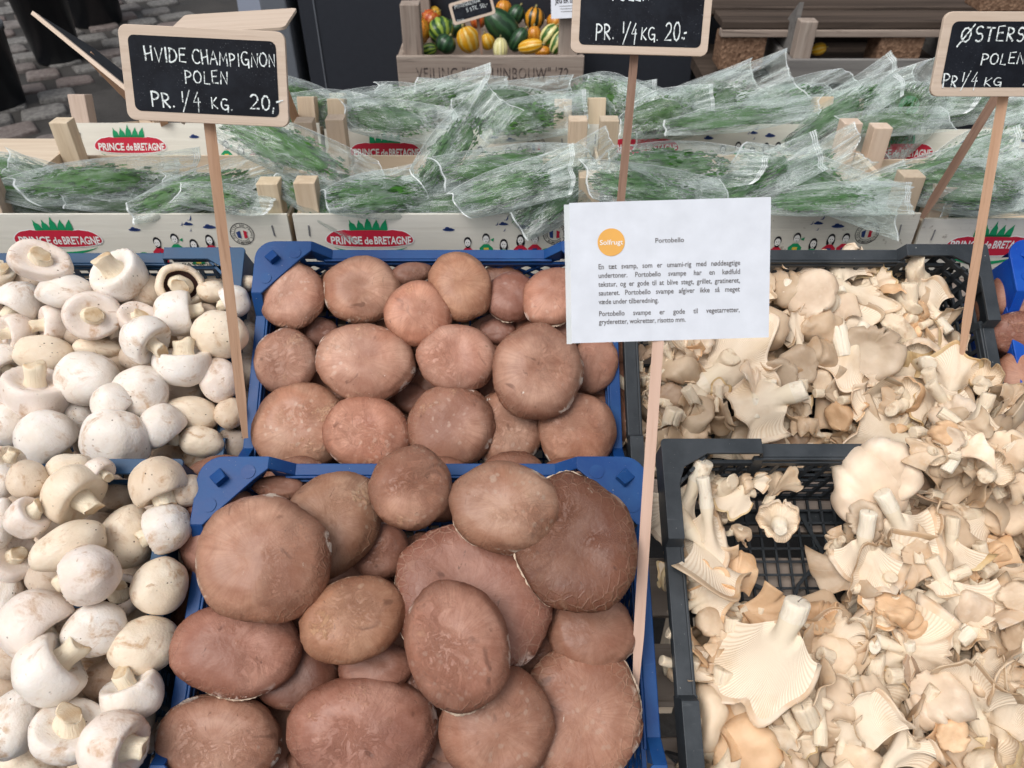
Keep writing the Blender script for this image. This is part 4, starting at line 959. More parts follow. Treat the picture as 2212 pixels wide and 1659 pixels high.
# ---------------------------------------------------------------- oyster mushrooms
def oyster_body(seed, style):
    """fan shaped cap towards +x, cap top +z, unit size ~ 1 = cap radius; stem runs down and back"""
    r = random.Random(seed*13+5); NU = 84; off = Vector((seed*1.9, 7, seed*.6))
    asym = {'fan': .50, 'fun': .12, 'roll': .42}[style]; dip = {'fan': .16, 'fun': .34, 'roll': .06}[style]
    SL = r.uniform(.35, .8); rs = r.uniform(.22, .32); bend = r.uniform(.3, .8)
    ruf = [(n, r.uniform(0, 6.28), r.uniform(.02, .12)/(1 if n < 4 else 1.8)) for n in (2, 3, 5, 7, 11)]; frill = r.uniform(.01, .05); fr_n = r.choice((9, 13, 17))
    curl = r.uniform(.30, .55)+(.28 if style == 'roll' else 0)
    splits = [(r.uniform(-2.3, 2.3), r.uniform(.05, .10), r.uniform(.16, .38)) for _ in range(r.randint(2, 6))]
    fold = r.uniform(-.35, .35)
    def radial(a):
        R = (1-asym)+asym*math.cos(a)+.0; R = max(R, .22)
        for n, p, A in ruf: R *= 1+A*.55*math.sin(n*a+p)
        for sa, sw, sd_ in splits:
            da = (a-sa+math.pi) % (2*math.pi)-math.pi; R *= 1-sd_*.8*math.exp(-(da/sw/.7)**2)
        return R*1.15
    def shape(a, s, top):
        """s 0..1 centre to rim"""
        R = radial(a); rho = rs*.9+(R-rs*.9)*s if s > 0 else rs*.9
        z = dip*(1-(1-s)**1.9)+.10*s*math.cos(a)
        z += (s**2)*sum(A*.9*math.sin(n*a+p*1.7) for n, p, A in ruf)
        if s > .5: q = (s-.5)/.5; z -= curl*q*q*R; rho -= curl*.5*q**3*R
        x, y = rho*math.cos(a), rho*math.sin(a)
        z += fold*y*y
        th = (.24*(1-s)**1.1+.060*(1 if s < .95 else .7))
        n = off+Vector((x*2.2, y*2.2, 0)); z += .06*noise.noise(n)*s; z += frill*s**4*math.sin(fr_n*a+2*math.sin(3*a)); x += .03*noise.noise(n*3)*s*s
        if top:
            z += th
            if s > .5: q = (s-.5)/.5; e = curl*q*1.5; x += math.cos(a)*th*e; y += math.sin(a)*th*e
        return x, y, z
    A = [2*math.pi*j/NU-math.pi for j in range(NU)]
    SS = [0, .08, .17, .27, .38, .50, .60, .68, .76, .83, .89, .94, .98, 1.0]
    # stem
    st = []
    for i in range(12):
        t = i/11; rad = rs*(1.0+.35*max(0, .4-t)-.10*t+.08*math.sin(3*t+seed)) if i < 10 else rs*(.86 if i == 10 else .66)
        tt = min(t, .93); zc = -SL*tt; xc = -bend*SL*tt**1.5
        st.append([(xc+rad*math.cos(a)*(1+.06*math.sin(3*a+seed)), rad*math.sin(a)*(1+.05*math.cos(2*a+seed)), zc+(.03*noise.noise(Vector((a*2, seed, 1))) if i > 8 else 0)) for a in A])
    st = st[::-1]
    g0 = st[-1]
    under = [[shape(a, s, False) for a in A] for s in SS]
    # blend the first gill rows with the stem's top so they meet
    d0 = [tuple(g0[j]) for j in range(NU)]
    KS = 5; gill = st[-KS:-1]+[d0]+under[1:]
    top = [[shape(a, s, True) for a in A] for s in SS[::-1]]
    c = [sum(p[k] for p in top[-1])/NU for k in range(3)]
    top += [[tuple(c[k]+(p[k]-c[k])*f for k in range(3)) for p in top[-1]] for f in (.6, .25)]
    top = [gill[-1]]+top
    n = len(top)
    m1 = grid_mesh('cap', top, MT['oyst'], vpar=[i/(n-1) for i in range(n)], pole1=True)
    m2 = grid_mesh('gills', gill, MT['ogill']); m3 = grid_mesh('stem', st[:-KS+1], MT['stem'], pole0=True)
    for me in (m1,): me.validate()
    return m1, m2, m3
def oyster_lily(seed):
    """half funnel: base at x=0, rim near x=1.6, inner (cap) side open to +z, gills on the outside"""
    r = random.Random(seed*29+11); NT_, NU = 26, 34; L = r.uniform(1.35, 1.9); w0 = r.uniform(.13, .21); W = r.uniform(.62, 1.0)
    PH1 = math.radians(r.choice((r.uniform(80, 130), r.uniform(120, 190), r.uniform(170, 250)))); bend = r.uniform(-.45, .55); side = r.uniform(-.35, .35); pw = r.uniform(1.3, 2.6); t0 = r.uniform(.14, .34)
    lob = [(k, r.uniform(0, 6.28), r.uniform(.02, .11)/max(1, k*.4)) for k in (1.5, 3, 5)]; wav = [(k, r.uniform(0, 6.28), r.uniform(.02, .12)/max(1, k*.4)) for k in (1.4, 2.6, 5)]; spl = [(r.uniform(-.85, .85), r.uniform(.02, .05), r.uniform(.08, .24)) for _ in range(r.randint(1, 4))]
    curl = r.uniform(.25, .7); off = Vector((seed*3.1, 2, seed*.4))
    def pt(u, t, inner):
        q = max(0, (t-t0)/(1-t0)); wd = w0*(1+.25*max(0, .12-t)*6)+(W-w0)*q**pw
        PH = 2*math.pi*(1-min(1, q*3))+PH1*min(1, q*3) if q < 1/3 else PH1
        rad = wd*2/max(PH, 1.2)*(1.15 if q > 0 else 1); rad = w0*(1-min(1, q*3))+rad*min(1, q*3) if q < 1/3 else rad
        th = u*PH/2; e = abs(u)
        ll = 1+sum(A*math.sin(k*u*2.2+p) for k, p, A in lob)*q
        for sa, sw, sdp in spl: ll -= sdp*math.exp(-((u-sa)/sw)**2)*max(0, q-.45)
        x = t*L*ll-.30*q*u*u*L*.6-.26*q*L*abs(u)**5
        thick = (.075+.14*(1-q)**2)*(1-.45*e**3) if q > 0 else w0*.97
        if q < .25: thick = max(thick, rad*.97*(1-q*4)+thick*q*4)
        rr = rad
        rr *= 1+sum(A*math.sin(k*u*2.4+p+t*2) for k, p, A in wav)*q*q*1.2
        cz = rad-w0 if q > 0 else 0     # keep the spine near the axis
        if q > .55: k = (q-.55)/.45; rr += curl*.42*k*k*wd; x -= curl*.36*k**3
        if inner: rr = max(.015, rr-thick)
        y = rr*math.sin(th); z = -rr*math.cos(th)+cz*.8
        n = off+Vector((x*1.5, y*1.5, z)); z += bend*t*t*L*.5+.05*noise.noise(n*1.6)*t; y += side*t*t*L*.5+.04*noise.noise(n*1.3+Vector((9, 0, 0)))
        return x, y, z
    T = [i/(NT_-1) for i in range(NT_)]; T = [t**.9 for t in T]; U = [-1+2*j/(NU-1) for j in range(NU)]
    out = [[pt(u, t, False) for u in U] for t in T]; inn = [[pt(u, t, True) for u in U] for t in T]
    def split(a, b): return [tuple((p[k]+q[k])/2+(.02 if k == 0 else 0) for k in range(3)) for p, q in zip(a, b)]
    mid = split(out[-1], inn[-1])
    ks = max(3, int(NT_*t0*.9)); kr = NT_-3
    caprows = inn[ks:]+[mid]+out[::-1][:NT_-kr]      # inside, over the rim, a little down the outside
    cap = grid_mesh('cap', caprows, MT['oyst'], vpar=[.5*(1-i/(len(caprows)-1))**1.0 for i in range(len(caprows))], closed=False)
    gl = grid_mesh('gills', [r_ for r_ in out[ks:kr+1]], MT['ogill'], closed=False)
    # stem: outside and inside closed into one ring per row
    rings = [out[i]+inn[i][::-1] for i in range(0, ks+1)]
    c = [sum(p[k] for p in rings[0])/len(rings[0]) for k in range(3)]
    rings = [[tuple(c[k]+(p[k]-c[k])*f-(.02 if k == 0 else 0) for k in range(3)) for p in rings[0]] for f in (.02, .6, .92)]+rings
    st = grid_mesh('stem', rings, MT['stem'])
    # close the side edges of the blade
    m = MB()
    for j in (0, NU-1):
        for i in range(ks, NT_-1): m.add([out[i][j], out[i+1][j], inn[i+1][j], inn[i][j]], [(0, 1, 2, 3)])
    side_ = m.mesh('margin', MT['oyst'])
    bm = bmesh.new(); bm.from_mesh(cap); bm.from_mesh(side_); bmesh.ops.remove_doubles(bm, verts=bm.verts, dist=1e-4); bm.to_mesh(cap); bm.free(); cap.shade_smooth(); bpy.data.meshes.remove(side_)
    return cap, gl, st
import bmesh
LILY = [oyster_lily(i) for i in range(22)]
OB = {k: [oyster_body(i*3+j, k) for i in range(7)] for j, k in enumerate(('fan', 'fun', 'roll'))}
def put_body(root, Mroot_inv, pos, size, ang, view, tint, r, sk=1.0):
    tc = -(pos-CAM).normalized(); a = math.radians(ang); xd = RT*math.cos(a)+UP*math.sin(a); pd = RT*-math.sin(a)+UP*math.cos(a)
    jit = Vector((r.uniform(-.3, .3), r.uniform(-.3, .3), r.uniform(-.3, .3)))
    if view == 't': z = tc*.9-xd*.15+jit; style = r.choice(('fan', 'fan', 'roll'))
    elif view == 'f': z = tc+jit*.5; style = 'fun'
    elif view == 'g': z = -tc*.85-xd*.1+pd*r.choice((-1, 1))*.45+jit; style = r.choice(('fan', 'fan', 'fun'))
    else: z = pd*r.choice((-1, 1))+tc*r.uniform(.1, .7)+jit; style = r.choice(('roll', 'fan', 'roll'))
    z.normalize(); x = (xd+jit*.4); x = (x-z*x.dot(z)).normalized(); y = z.cross(x)
    s = size
    if r.random() < .62 and view != 'f':
        tilt = r.uniform(-.5, .35); me = LILY[r.randrange(22)]
        z = {'t': tc, 'g': -tc, 's': pd*r.choice((-1, 1))+tc*r.uniform(-.3, .5)}[view]+jit*.9; x = (xd+tc*tilt).normalized(); z = (z-x*z.dot(x)).normalized(); y = z.cross(x)
        k = s*r.uniform(1.0, 1.28); M = Mroot_inv @ frame(pos-x*k*1.0, x, y, z, (k, k*r.uniform(.85, 1.15), k*.95))
    else:
        me = OB[style][r.randrange(7)]; M = None
    if M is None: M = Mroot_inv @ frame(pos-x*s*.35, x, y, z, (s*r.uniform(.92, 1.1), s*r.uniform(.8, 1.15), s*r.uniform(.85, 1.15)))
    kt = r.uniform(.86, 1.06)
    for nm, m_, c in (('cap', me[0], tuple(q_*kt for q_ in tint)), ('gills', me[1], (1, .98, .95)), ('stem', me[2], (1.02, 1., .97) if tint == CR else (.95, .87, .78))):
        o = bpy.data.objects.new(nm, m_); COL.objects.link(o); o.parent = root; o.color = (*c, 1); o.matrix_local = M
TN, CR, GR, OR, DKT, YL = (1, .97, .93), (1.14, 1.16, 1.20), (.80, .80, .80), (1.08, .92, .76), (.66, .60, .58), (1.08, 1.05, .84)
# px, py, size px, direction the fan points (deg), view, tint, bodies, label
OU = [
 (1709,580,44,80,'t',CR,2,None),(1672,600,42,100,'t',TN,2,None),(1854,578,20,60,'t',TN,1,None),(1889,612,44,20,'g',YL,2,None),
 (1932,648,50,200,'g',OR,2,'orange-edged oyster clump with open gills, right of the large split pale cap'),
 (2000,655,56,130,'g',CR,2,'pale oyster stem and cap leaning on the right lattice wall of the rear black crate'),(2030,690,32,20,'s',TN,1,None),(1972,695,38,-40,'t',OR,3,'crumpled brownish oyster clump above the yellow gilled fan'),
 (1807,578,44,100,'g',CR,1,'white horn-like oyster stem standing up at the back of the rear black crate'),
 (1721,715,42,100,'g',TN,1,None),(1383,766,30,90,'t',DKT,2,None),(1473,750,34,30,'g',OR,3,'rusty little oyster clump just under the lower left part of the paper card'),(1524,738,30,0,'t',CR,1,None),(1458,785,30,-60,'g',TN,1,None),
 (1391,820,40,200,'t',TN,2,None),(1450,808,38,10,'s',TN,2,None),(1450,862,44,0,'t',DKT,2,None),(1717,795,62,150,'t',GR,2,None),(1775,826,36,90,'t',TN,2,None),
 (1803,664,92,100,'t',CR,3,'large pale oyster cap split into broad lobes, highest in the rear black crate'),
 (1980,738,72,-40,'g',YL,1,'yellow oyster fan lying gills up on the right of the rear black crate'),
 (2058,745,44,95,'s',CR,2,'pair of upright pale oysters by the lower end of the right-hand stake'),
 (1972,795,46,-150,'g',CR,1,None),(1901,772,62,-30,'f',GR,1,'greyish flower-shaped oyster cap with a dark centre, right of the middle'),
 (1846,836,40,60,'s',TN,2,None),(1830,768,58,-120,'g',CR,1,'oyster with a white stem slanting up to the right, centre of the rear black crate'),
 (1600,788,100,28,'g',CR,1,'biggest oyster, its thick white cut stem to the lower left, below the paper card'),
 (1634,826,26,180,'g',CR,1,None),(1399,868,34,180,'g',TN,1,None),(1481,898,42,-30,'t',TN,2,None),
 (1368,918,40,150,'s',TN,2,None),(1378,948,34,200,'g',TN,2,None),(1520,905,56,-60,'t',TN,2,None),(1548,850,28,90,'g',YL,1,None),(1552,890,36,-90,'s',TN,1,None),
 (1697,925,62,0,'t',DKT,2,None),(1634,878,84,200,'g',CR,2,'large oyster showing ruffled gills and rolled rim, front left of the rear black crate'),
 (1736,866,34,-90,'g',YL,1,None),(1803,850,42,0,'t',GR,2,None),(1870,856,48,10,'s',GR,2,None),(1736,915,42,180,'s',TN,2,None),(1815,900,44,120,'t',OR,2,None),
 (1893,938,78,165,'g',CR,1,'oyster whose long white stem runs right along the front rim of the rear black crate'),
 (1925,909,44,10,'t',OR,2,'pair of orange-tan oyster caps above the long white stem'),
 (1956,856,54,60,'g',OR,3,None),(2027,864,56,-70,'g',YL,2,None),(2066,819,58,70,'g',YL,1,'pale block of oyster gills at the right rim of the rear black crate'),(2129,812,46,60,'g',YL,1,None),
]
OS = [ # heap spilling over the right side, above the seam
 (2042,978,50,150,'t',TN,2,None),(2129,966,44,0,'t',TN,2,None),(2168,975,60,-20,'t',TN,2,None),(2078,892,60,60,'t',CR,2,'smooth tan oyster caps piled where the two black crates meet at the right'),
 (2109,935,54,-30,'t',TN,2,None),(2170,915,60,10,'t',TN,2,None),(2038,935,40,180,'t',OR,1,None),(2190,865,40,50,'t',TN,2,None),(2200,1010,50,0,'t',TN,2,None),(2080,955,48,60,'t',CR,2,None),(2015,965,40,160,'t',TN,2,None),(2150,1010,50,30,'g',TN,2,None),
]
OL = [
 (1531,1022,34,80,'g',YL,1,'yellowish ridged oyster tip pointing up against the back lattice of the near black crate'),(1545,1205,42,-60,'t',TN,2,None),(1590,1090,40,-120,'g',YL,1,'small golden gilled oyster with a torn white foot near the bare floor patch'),
 (1612,1048,30,80,'s',TN,2,None),(1600,1150,30,-30,'s',TN,2,None),(1670,1120,38,140,'g',CR,1,'oyster with a cut white stem pointing into the bare floor patch'),(1684,1040,38,60,'s',TN,1,'hook-shaped oyster curling right above the bare floor patch'),
 (2003,1090,76,10,'t',DKT,2,'wide brown oyster cap under the split clump, near the back rim'),(1935,1046,58,30,'t',CR,2,None),
 (2081,1096,60,-20,'t',TN,2,None),(2171,1109,68,20,'t',TN,3,None),(2044,1196,60,-100,'g',YL,2,None),(1999,1122,46,60,'s',TN,1,None),(2180,1216,52,20,'g',OR,2,None),
 (1484,1100,84,-110,'g',CR,1,'big densely gilled oyster with white stem, against the near black crate\'s left wall'),(1537,1145,84,-80,'g',CR,1,'second big oyster with dense cream gills, directly right of the one on the left wall'),
 (1876,1058,104,120,'t',CR,3,'large pale oyster clump with a black-shadowed split, right of the bare floor patch'),
 (1838,1245,50,-120,'t',GR,2,None),(1815,1166,38,180,'t',TN,2,None),(1867,1112,42,100,'f',GR,1,'grey cup-shaped oyster standing at the front of the large pale clump'),
 (1862,1190,62,-100,'g',CR,1,'oyster with a bright white stem end standing up beside the bare floor patch'),
 (1962,1162,84,-60,'g',CR,2,'oyster with a thick brown rolled rim round its gills, right of the white stem end'),(1985,1200,60,-20,'t',TN,2,None),
 (2081,1030,66,150,'t',TN,2,'smooth round oyster caps under the seam of the black crates, at the right'),(2150,1040,50,0,'t',TN,2,None),
 (1476,1252,62,-120,'g',YL,2,None),(1508,1294,50,30,'g',OR,3,None),(2103,1216,64,100,'t',OR,1,'light tan pointed oyster cap at the right, above the long lying ones'),(2026,1254,50,200,'s',TN,1,None),(1921,1270,60,0,'g',OR,3,None),
 (2071,1308,80,-60,'g',TN,2,None),(2149,1316,80,40,'s',CR,2,'long pale oyster lying towards the right edge'),(1712,1312,30,110,'s',GR,1,'grey finger-like oyster pointing up at the front edge of the bare floor patch'),
 (1594,1262,46,60,'t',OR,2,None),(1640,1330,52,-20,'t',OR,3,None),(1762,1334,46,100,'t',OR,2,None),(1808,1360,56,60,'g',TN,3,None),(1880,1352,50,90,'g',CR,2,None),(1935,1316,60,20,'s',OR,3,None),
 (1535,1344,46,120,'t',TN,2,'tan oyster cap with one dark speck near the left wall of the near black crate'),(1581,1412,50,-90,'t',TN,2,None),(1503,1398,50,-30,'s',OR,2,None),(1794,1420,60,-80,'t',TN,3,None),
 (1490,1448,60,-20,'s',TN,3,None),(1549,1475,50,160,'g',TN,2,None),(1967,1408,76,-20,'g',CR,2,None),(2126,1420,90,200,'s',TN,2,'long tan oyster lying across the right of the near black crate'),(1853,1425,50,60,'g',YL,2,None),
 (1690,1534,60,-90,'t',CR,1,None),(1681,1452,110,-105,'g',CR,1,'huge oyster with a broad white stem end at its top, near black crate'),
 (2003,1462,72,0,'t',DKT,2,None),(2190,1475,52,20,'g',TN,2,None),(2103,1475,60,-60,'s',TN,3,None),(1772,1512,60,90,'s',TN,3,None),(1899,1490,74,10,'g',YL,1,'yellowish oyster curled into an arch, bottom centre of the near black crate'),
 (1853,1558,62,100,'g',CR,1,None),(2035,1512,88,-35,'t',CR,2,'broad tan oyster with a brown stub, lower right'),(1522,1558,84,95,'s',TN,1,'upright sausage-like rolled oyster by the left wall, near the bottom'),(1563,1558,46,0,'t',OR,2,None),
 (1726,1590,52,-60,'g',YL,2,None),(1608,1625,84,30,'t',OR,1,'broad torn oyster cap at the bottom edge beside the black corner'),(1817,1616,46,150,'t',GR,2,None),(1944,1602,76,60,'g',CR,1,'oyster with a white felt-like stem arching at the bottom edge'),
 (2035,1616,60,-10,'t',OR,2,None),(2162,1545,70,90,'g',CR,2,None),(2149,1618,70,80,'g',YL,2,None),(1853,1645,60,0,'t',TN,2,None),(1700,1660,60,30,'t',TN,2,None),(2200,1380,50,60,'t',TN,2,None),(2195,1290,50,0,'t',TN,2,None),
]
ORD = ['first', 'second', 'third', 'fourth', 'fifth', 'sixth', 'seventh', 'eighth', 'ninth', 'tenth', 'eleventh', 'twelfth']
VW = {'t': 'cap side up', 'g': 'gills up', 's': 'on its side', 'f': 'cup side up'}
TW = {TN: 'tan', CR: 'pale', GR: 'greyish', OR: 'orange-tan', DKT: 'dark brown', YL: 'yellowish'}
def auto_labels(lst, where, nrow, y0, y1):
    L = list(lst); rows = {}
    for i, a in enumerate(L): rows.setdefault(min(nrow-1, max(0, int((a[1]-y0)/(y1-y0)*nrow))), []).append(i)
    for rk, idx in rows.items():
        idx.sort(key=lambda i: L[i][0])
        for k, i in enumerate(idx):
            if L[i][7] is None:
                n = 'clump' if L[i][6] > 1 else 'mushroom'
                k2 = f'{ORD[k]} from left' if k <= len(idx)//2 else (f'{ORD[len(idx)-1-k]} from right' if k < len(idx)-1 else 'rightmost')
                rw = ['back row', 'second row', 'third row', 'fourth row', 'fifth row', 'sixth row', 'seventh row', 'front row'][rk] if rk < nrow-1 else 'front row'
                L[i] = (*L[i][:7], f'{TW[L[i][5]]} oyster {n} {VW[L[i][4]]}, {k2 if k else "leftmost"}, {rw}, {where}')
    return L
OU = auto_labels(OU, 'rear black crate', 5, 560, 960); OL = auto_labels(OL, 'near black crate', 8, 1010, 1659); OS = auto_labels(OS, 'spill at right', 1, 800, 1020)
def place_oysters(lst, fr, h0, seed, under):
    its = [dict(px=a[0], py=a[1], rx=a[2]*.8, ry=a[2]*.8, size=a[2], ang=a[3], view=a[4], tint=a[5], n=a[6], label=a[7]) for a in lst]
    settle(its, fr, h0, .38, .42, .075)
    for i, it in enumerate(under+its):
        r = random.Random(seed+i*7); 
        if 'd' not in it: it['d'] = plane_depth(it['px'], it['py'], fr['rb']+fr['n']*it['h'], fr['n'])
        d = it['d']; pos = P(it['px'], it['py'], d); s = it['size']*d/F*1.28
        M = Matrix.Translation(pos-fr['n']*s*.4); Mi = Matrix.Translation(-(pos-fr['n']*s*.4))
        root = empty('oyster_mushroom', None, M=M)
        tag(root, it['label'] or 'oyster mushroom pieces deep in the heap, mostly hidden', 'mushroom', 'oyster mushrooms' if it['label'] else 'buried oyster mushrooms')
        n = it['n']
        for k in range(n):
            if k == 0: put_body(root, Mi, pos, s*(1 if n == 1 else .92), it['ang'], it['view'], it['tint'], r)
            else:
                a = math.radians(it['ang']+r.choice((-1, 1))*r.uniform(50, 130)); off = (RT*math.cos(a)+UP*math.sin(a))*s*.45+ray(it['px'], it['py']).normalized()*s*r.uniform(-.1, .3)
                put_body(root, Mi, pos+off, s*r.uniform(.55, .82), math.degrees(a), r.choice(('t', 'g', 's', it['view'])), it['tint'], r)
def under_oysters(fr, box, pitch, size, seed, skip, hs=(-.05, -.028)):
    rr = random.Random(seed); out = []
    for h in hs:
        y = box[1]
        while y < box[3]:
            x = box[0]+rr.uniform(0, pitch*.5)
            while x < box[2]:
                px, py = x+rr.uniform(-.3, .3)*pitch, y+rr.uniform(-.3, .3)*pitch
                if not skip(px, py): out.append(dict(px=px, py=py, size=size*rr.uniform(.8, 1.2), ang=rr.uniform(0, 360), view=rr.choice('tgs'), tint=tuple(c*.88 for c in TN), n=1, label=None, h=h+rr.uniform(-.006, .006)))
                x += pitch
            y += pitch*.8
    return out
hole = lambda x, y: (1570 < x < 1860 and 1000 < y < 1345) or (x > 1560 and y < 1060 and x < 1840)
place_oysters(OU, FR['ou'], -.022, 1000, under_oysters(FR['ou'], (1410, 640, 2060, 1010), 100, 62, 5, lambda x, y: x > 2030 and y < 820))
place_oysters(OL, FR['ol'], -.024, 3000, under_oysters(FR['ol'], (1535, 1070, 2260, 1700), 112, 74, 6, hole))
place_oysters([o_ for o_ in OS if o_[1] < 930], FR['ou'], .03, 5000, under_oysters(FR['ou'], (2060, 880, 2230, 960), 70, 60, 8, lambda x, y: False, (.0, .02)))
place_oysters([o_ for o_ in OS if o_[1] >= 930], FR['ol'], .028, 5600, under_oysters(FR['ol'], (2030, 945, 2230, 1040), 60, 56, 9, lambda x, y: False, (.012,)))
# ---------------------------------------------------------------- bags of herbs
def bag_mesh(seed, style):
    """film bag: length along x (-1..1), height y (-1..1), thickness z ; the open end is a flat creased sheet"""
    r = random.Random(seed*31+1); NX, NY = 52, 34; off = Vector((seed*2.1, 3, seed)); sk = r.uniform(-.22, .22); up = r.uniform(-.3, .6)
    folds = [[(r.uniform(0, math.pi), r.uniform(-.6, .6), r.uniform(.08, .24)*r.choice((-1, 1))) for _ in range(10)] for _ in (0, 1)]
    fan = [(r.uniform(-.9, .9), r.uniform(.05, .13)) for _ in range(7)]
    taper0, taper1 = r.uniform(.0, .45), r.uniform(-.25, .5); cor = [(r.uniform(-.16, .12), r.uniform(-.25, .25)) for _ in range(4)]
    def pt(u, v, side):
        q = (u+.22)/.80; t = (max(0., 1-abs(q)**2.2)**.55 if abs(q) < 1 else 0)*max(0., 1-abs(v)**2.6)**.6
        w = 1-taper0*max(0, -u)**2-taper1*max(0, u)**2
        x = u+.04*noise.noise(off+Vector((v*2, 0, 0))); y = v*w+sk*max(0, u); z = t*.36*side
        edge = 1-.75*max(abs(v), 0)**6
        for (su, sv), (dx_, dy_) in zip(((-1, -1), (-1, 1), (1, -1), (1, 1)), cor):
            k_ = max(0, u*su)*max(0, v*sv); k_ *= k_; x += dx_*su*k_*1.3; y += dy_*sv*k_*1.3+dy_*k_
        for (an, c0, am) in folds[side > 0]:
            s_ = u*math.cos(an)*1.1+v*math.sin(an)-c0; z += am*max(0, .30-abs(s_))*(.45+.55*side*(1 if t > .05 else 0)+(.4 if t <= .05 else 0))*edge*1.3
        pl = max(0, (u-.1)/.9)
        for (c0, am) in fan: z += am*pl*max(0, 1-abs(v-c0*(.25+.75*pl))/.13)
        z += pl*pl*up*.45+.06*noise.noise(Vector((u*1.7, v*1.7, seed)))
        return x, y, z
    vs = []; fs = []
    for side in (1, -1):
        o = len(vs)
        for i in range(NX):
            for j in range(NY): vs.append(pt(-1+2*i/(NX-1), -1+2*j/(NY-1), side))
        for i in range(NX-1):
            for j in range(NY-1):
                f = (o+i*NY+j, o+(i+1)*NY+j, o+(i+1)*NY+j+1, o+i*NY+j+1); fs.append(f if side > 0 else f[::-1])
    me = bpy.data.meshes.new('film'); me.from_pydata(vs, [], fs); me.materials.append(MT['film']); me.shade_smooth(); me.update()
    m = MB(); rows = ([.93, .955, .98] if style else [.985])
    def ribbon(pts, w):
        L = []
        for k, p in enumerate(pts): p = Vector(p); a = Vector(pts[max(0, k-1)]); b = Vector(pts[min(len(pts)-1, k+1)]); dd = b-a; dd.z = 0; s_ = Vector((-dd.y, dd.x, 0)).normalized()*w; L += [p+s_, p-s_]
        m.add([(p.x, p.y, p.z+.012) for p in L], [(2*k, 2*k+1, 2*k+3, 2*k+2) for k in range(len(pts)-1)])
    for u0 in rows: ribbon([pt(u0, -1+2*j/24, 1) for j in range(25)], .007)
    ribbon([pt(-1+2*j/30, .99, 1) for j in range(31)], .004)
    ribbon([pt(-.985, -1+2*j/20, 1) for j in range(21)], .010)
    return me, m.mesh('seam', MT['seam'])
def herb_mesh(seed, kind):
    r = random.Random(seed*7+2); m = MB(); n = 420 if kind != 'curly' else 700
    for k in range(n):
        q = r.uniform(0, 6.28); rr = r.random()**.5; x = -.20+.80*rr*math.cos(q); y = .90*rr*math.sin(q)*r.uniform(.7, 1); z = r.uniform(-1, 1)*.30*(1-rr*rr)**.5
        if kind == 'curly': s = r.uniform(.03, .055)
        elif kind == 'long': s = r.uniform(.07, .12)
        else: s = r.uniform(.05, .10)
        d = Vector((r.gauss(0, 1), r.gauss(0, 1), r.gauss(0, .6))).normalized()
        if kind == 'long': d = Vector((1, r.gauss(0, .5), r.gauss(0, .3))).normalized()
        nn = Vector((r.gauss(0, .5), r.gauss(0, .5), 1)).normalized(); sd = d.cross(nn).normalized(); c = Vector((x, y, z)); wd = .5 if kind != 'long' else .22
        nn = sd.cross(d)
        if kind == 'parsley':  # toothed three-lobed leaf
            pts = [(-1, 0), (-.3, .35), (-.2, .9), (.15, .5), (.45, .75), (.55, .3), (1, 0), (.55, -.3), (.45, -.75), (.15, -.5), (-.2, -.9), (-.3, -.35)]
            m.add([c]+[c+d*s*a+sd*s*b*.8+nn*s*.15*abs(b) for a, b in pts], [(0, i+1, (i+1) % 12+1) for i in range(12)])
        else:
            m.add([c-d*s, c+sd*s*wd-d*s*.2, c+sd*s*wd*.8+d*s*.4+nn*s*.2, c+d*s, c-sd*s*wd*.8+d*s*.4+nn*s*.2, c-sd*s*wd-d*s*.2], [(0, 1, 2, 3), (0, 3, 4, 5)])
    # a dark leafy core so the heap is not see-through
    vs = []; fs = []
    for k in range(14):
        m.tube([(-.95, r.uniform(-.3, .3), r.uniform(-.1, .1)), (-.3, r.uniform(-.5, .5), r.uniform(-.1, .1)), (.3, r.uniform(-.5, .5), 0)], .014, 4)
    core = []
    for i in range(9):
        th = math.pi*(i+.5)/9; core.append([(-.25+.60*math.cos(th), .66*math.sin(th)*math.cos(2*math.pi*j/16), .20*math.sin(th)*math.sin(2*math.pi*j/16)) for j in range(16)])
    vv = [p for c_ in core for p in c_]; m.add(vv, [(i*16+j, i*16+(j+1) % 16, (i+1)*16+(j+1) % 16, (i+1)*16+j) for i in range(8) for j in range(16)])
    return m.mesh('herb_leaves', MT['leaf'])
t = NT('bag_seam'); tr_ = t.n('ShaderNodeBsdfTransparent'); mx = t.n('ShaderNodeMixShader'); t.set(mx, 0, .62); t.set(mx, 1, tr_.outputs[0]); t.set(mx, 2, t.bsdf((.84, .89, .90), .15, .8)); MT['seam'] = t.done(mx.outputs[0])
BM = [bag_mesh(i, i % 2) for i in range(9)]; HM = {k: [herb_mesh(i+j*5, k) for i in range(3)] for j, k in enumerate(('parsley', 'curly', 'long', 'round'))}
GD, GM, GG = (.75, .85, .75), (1, 1, 1), (.70, .95, 1.0)
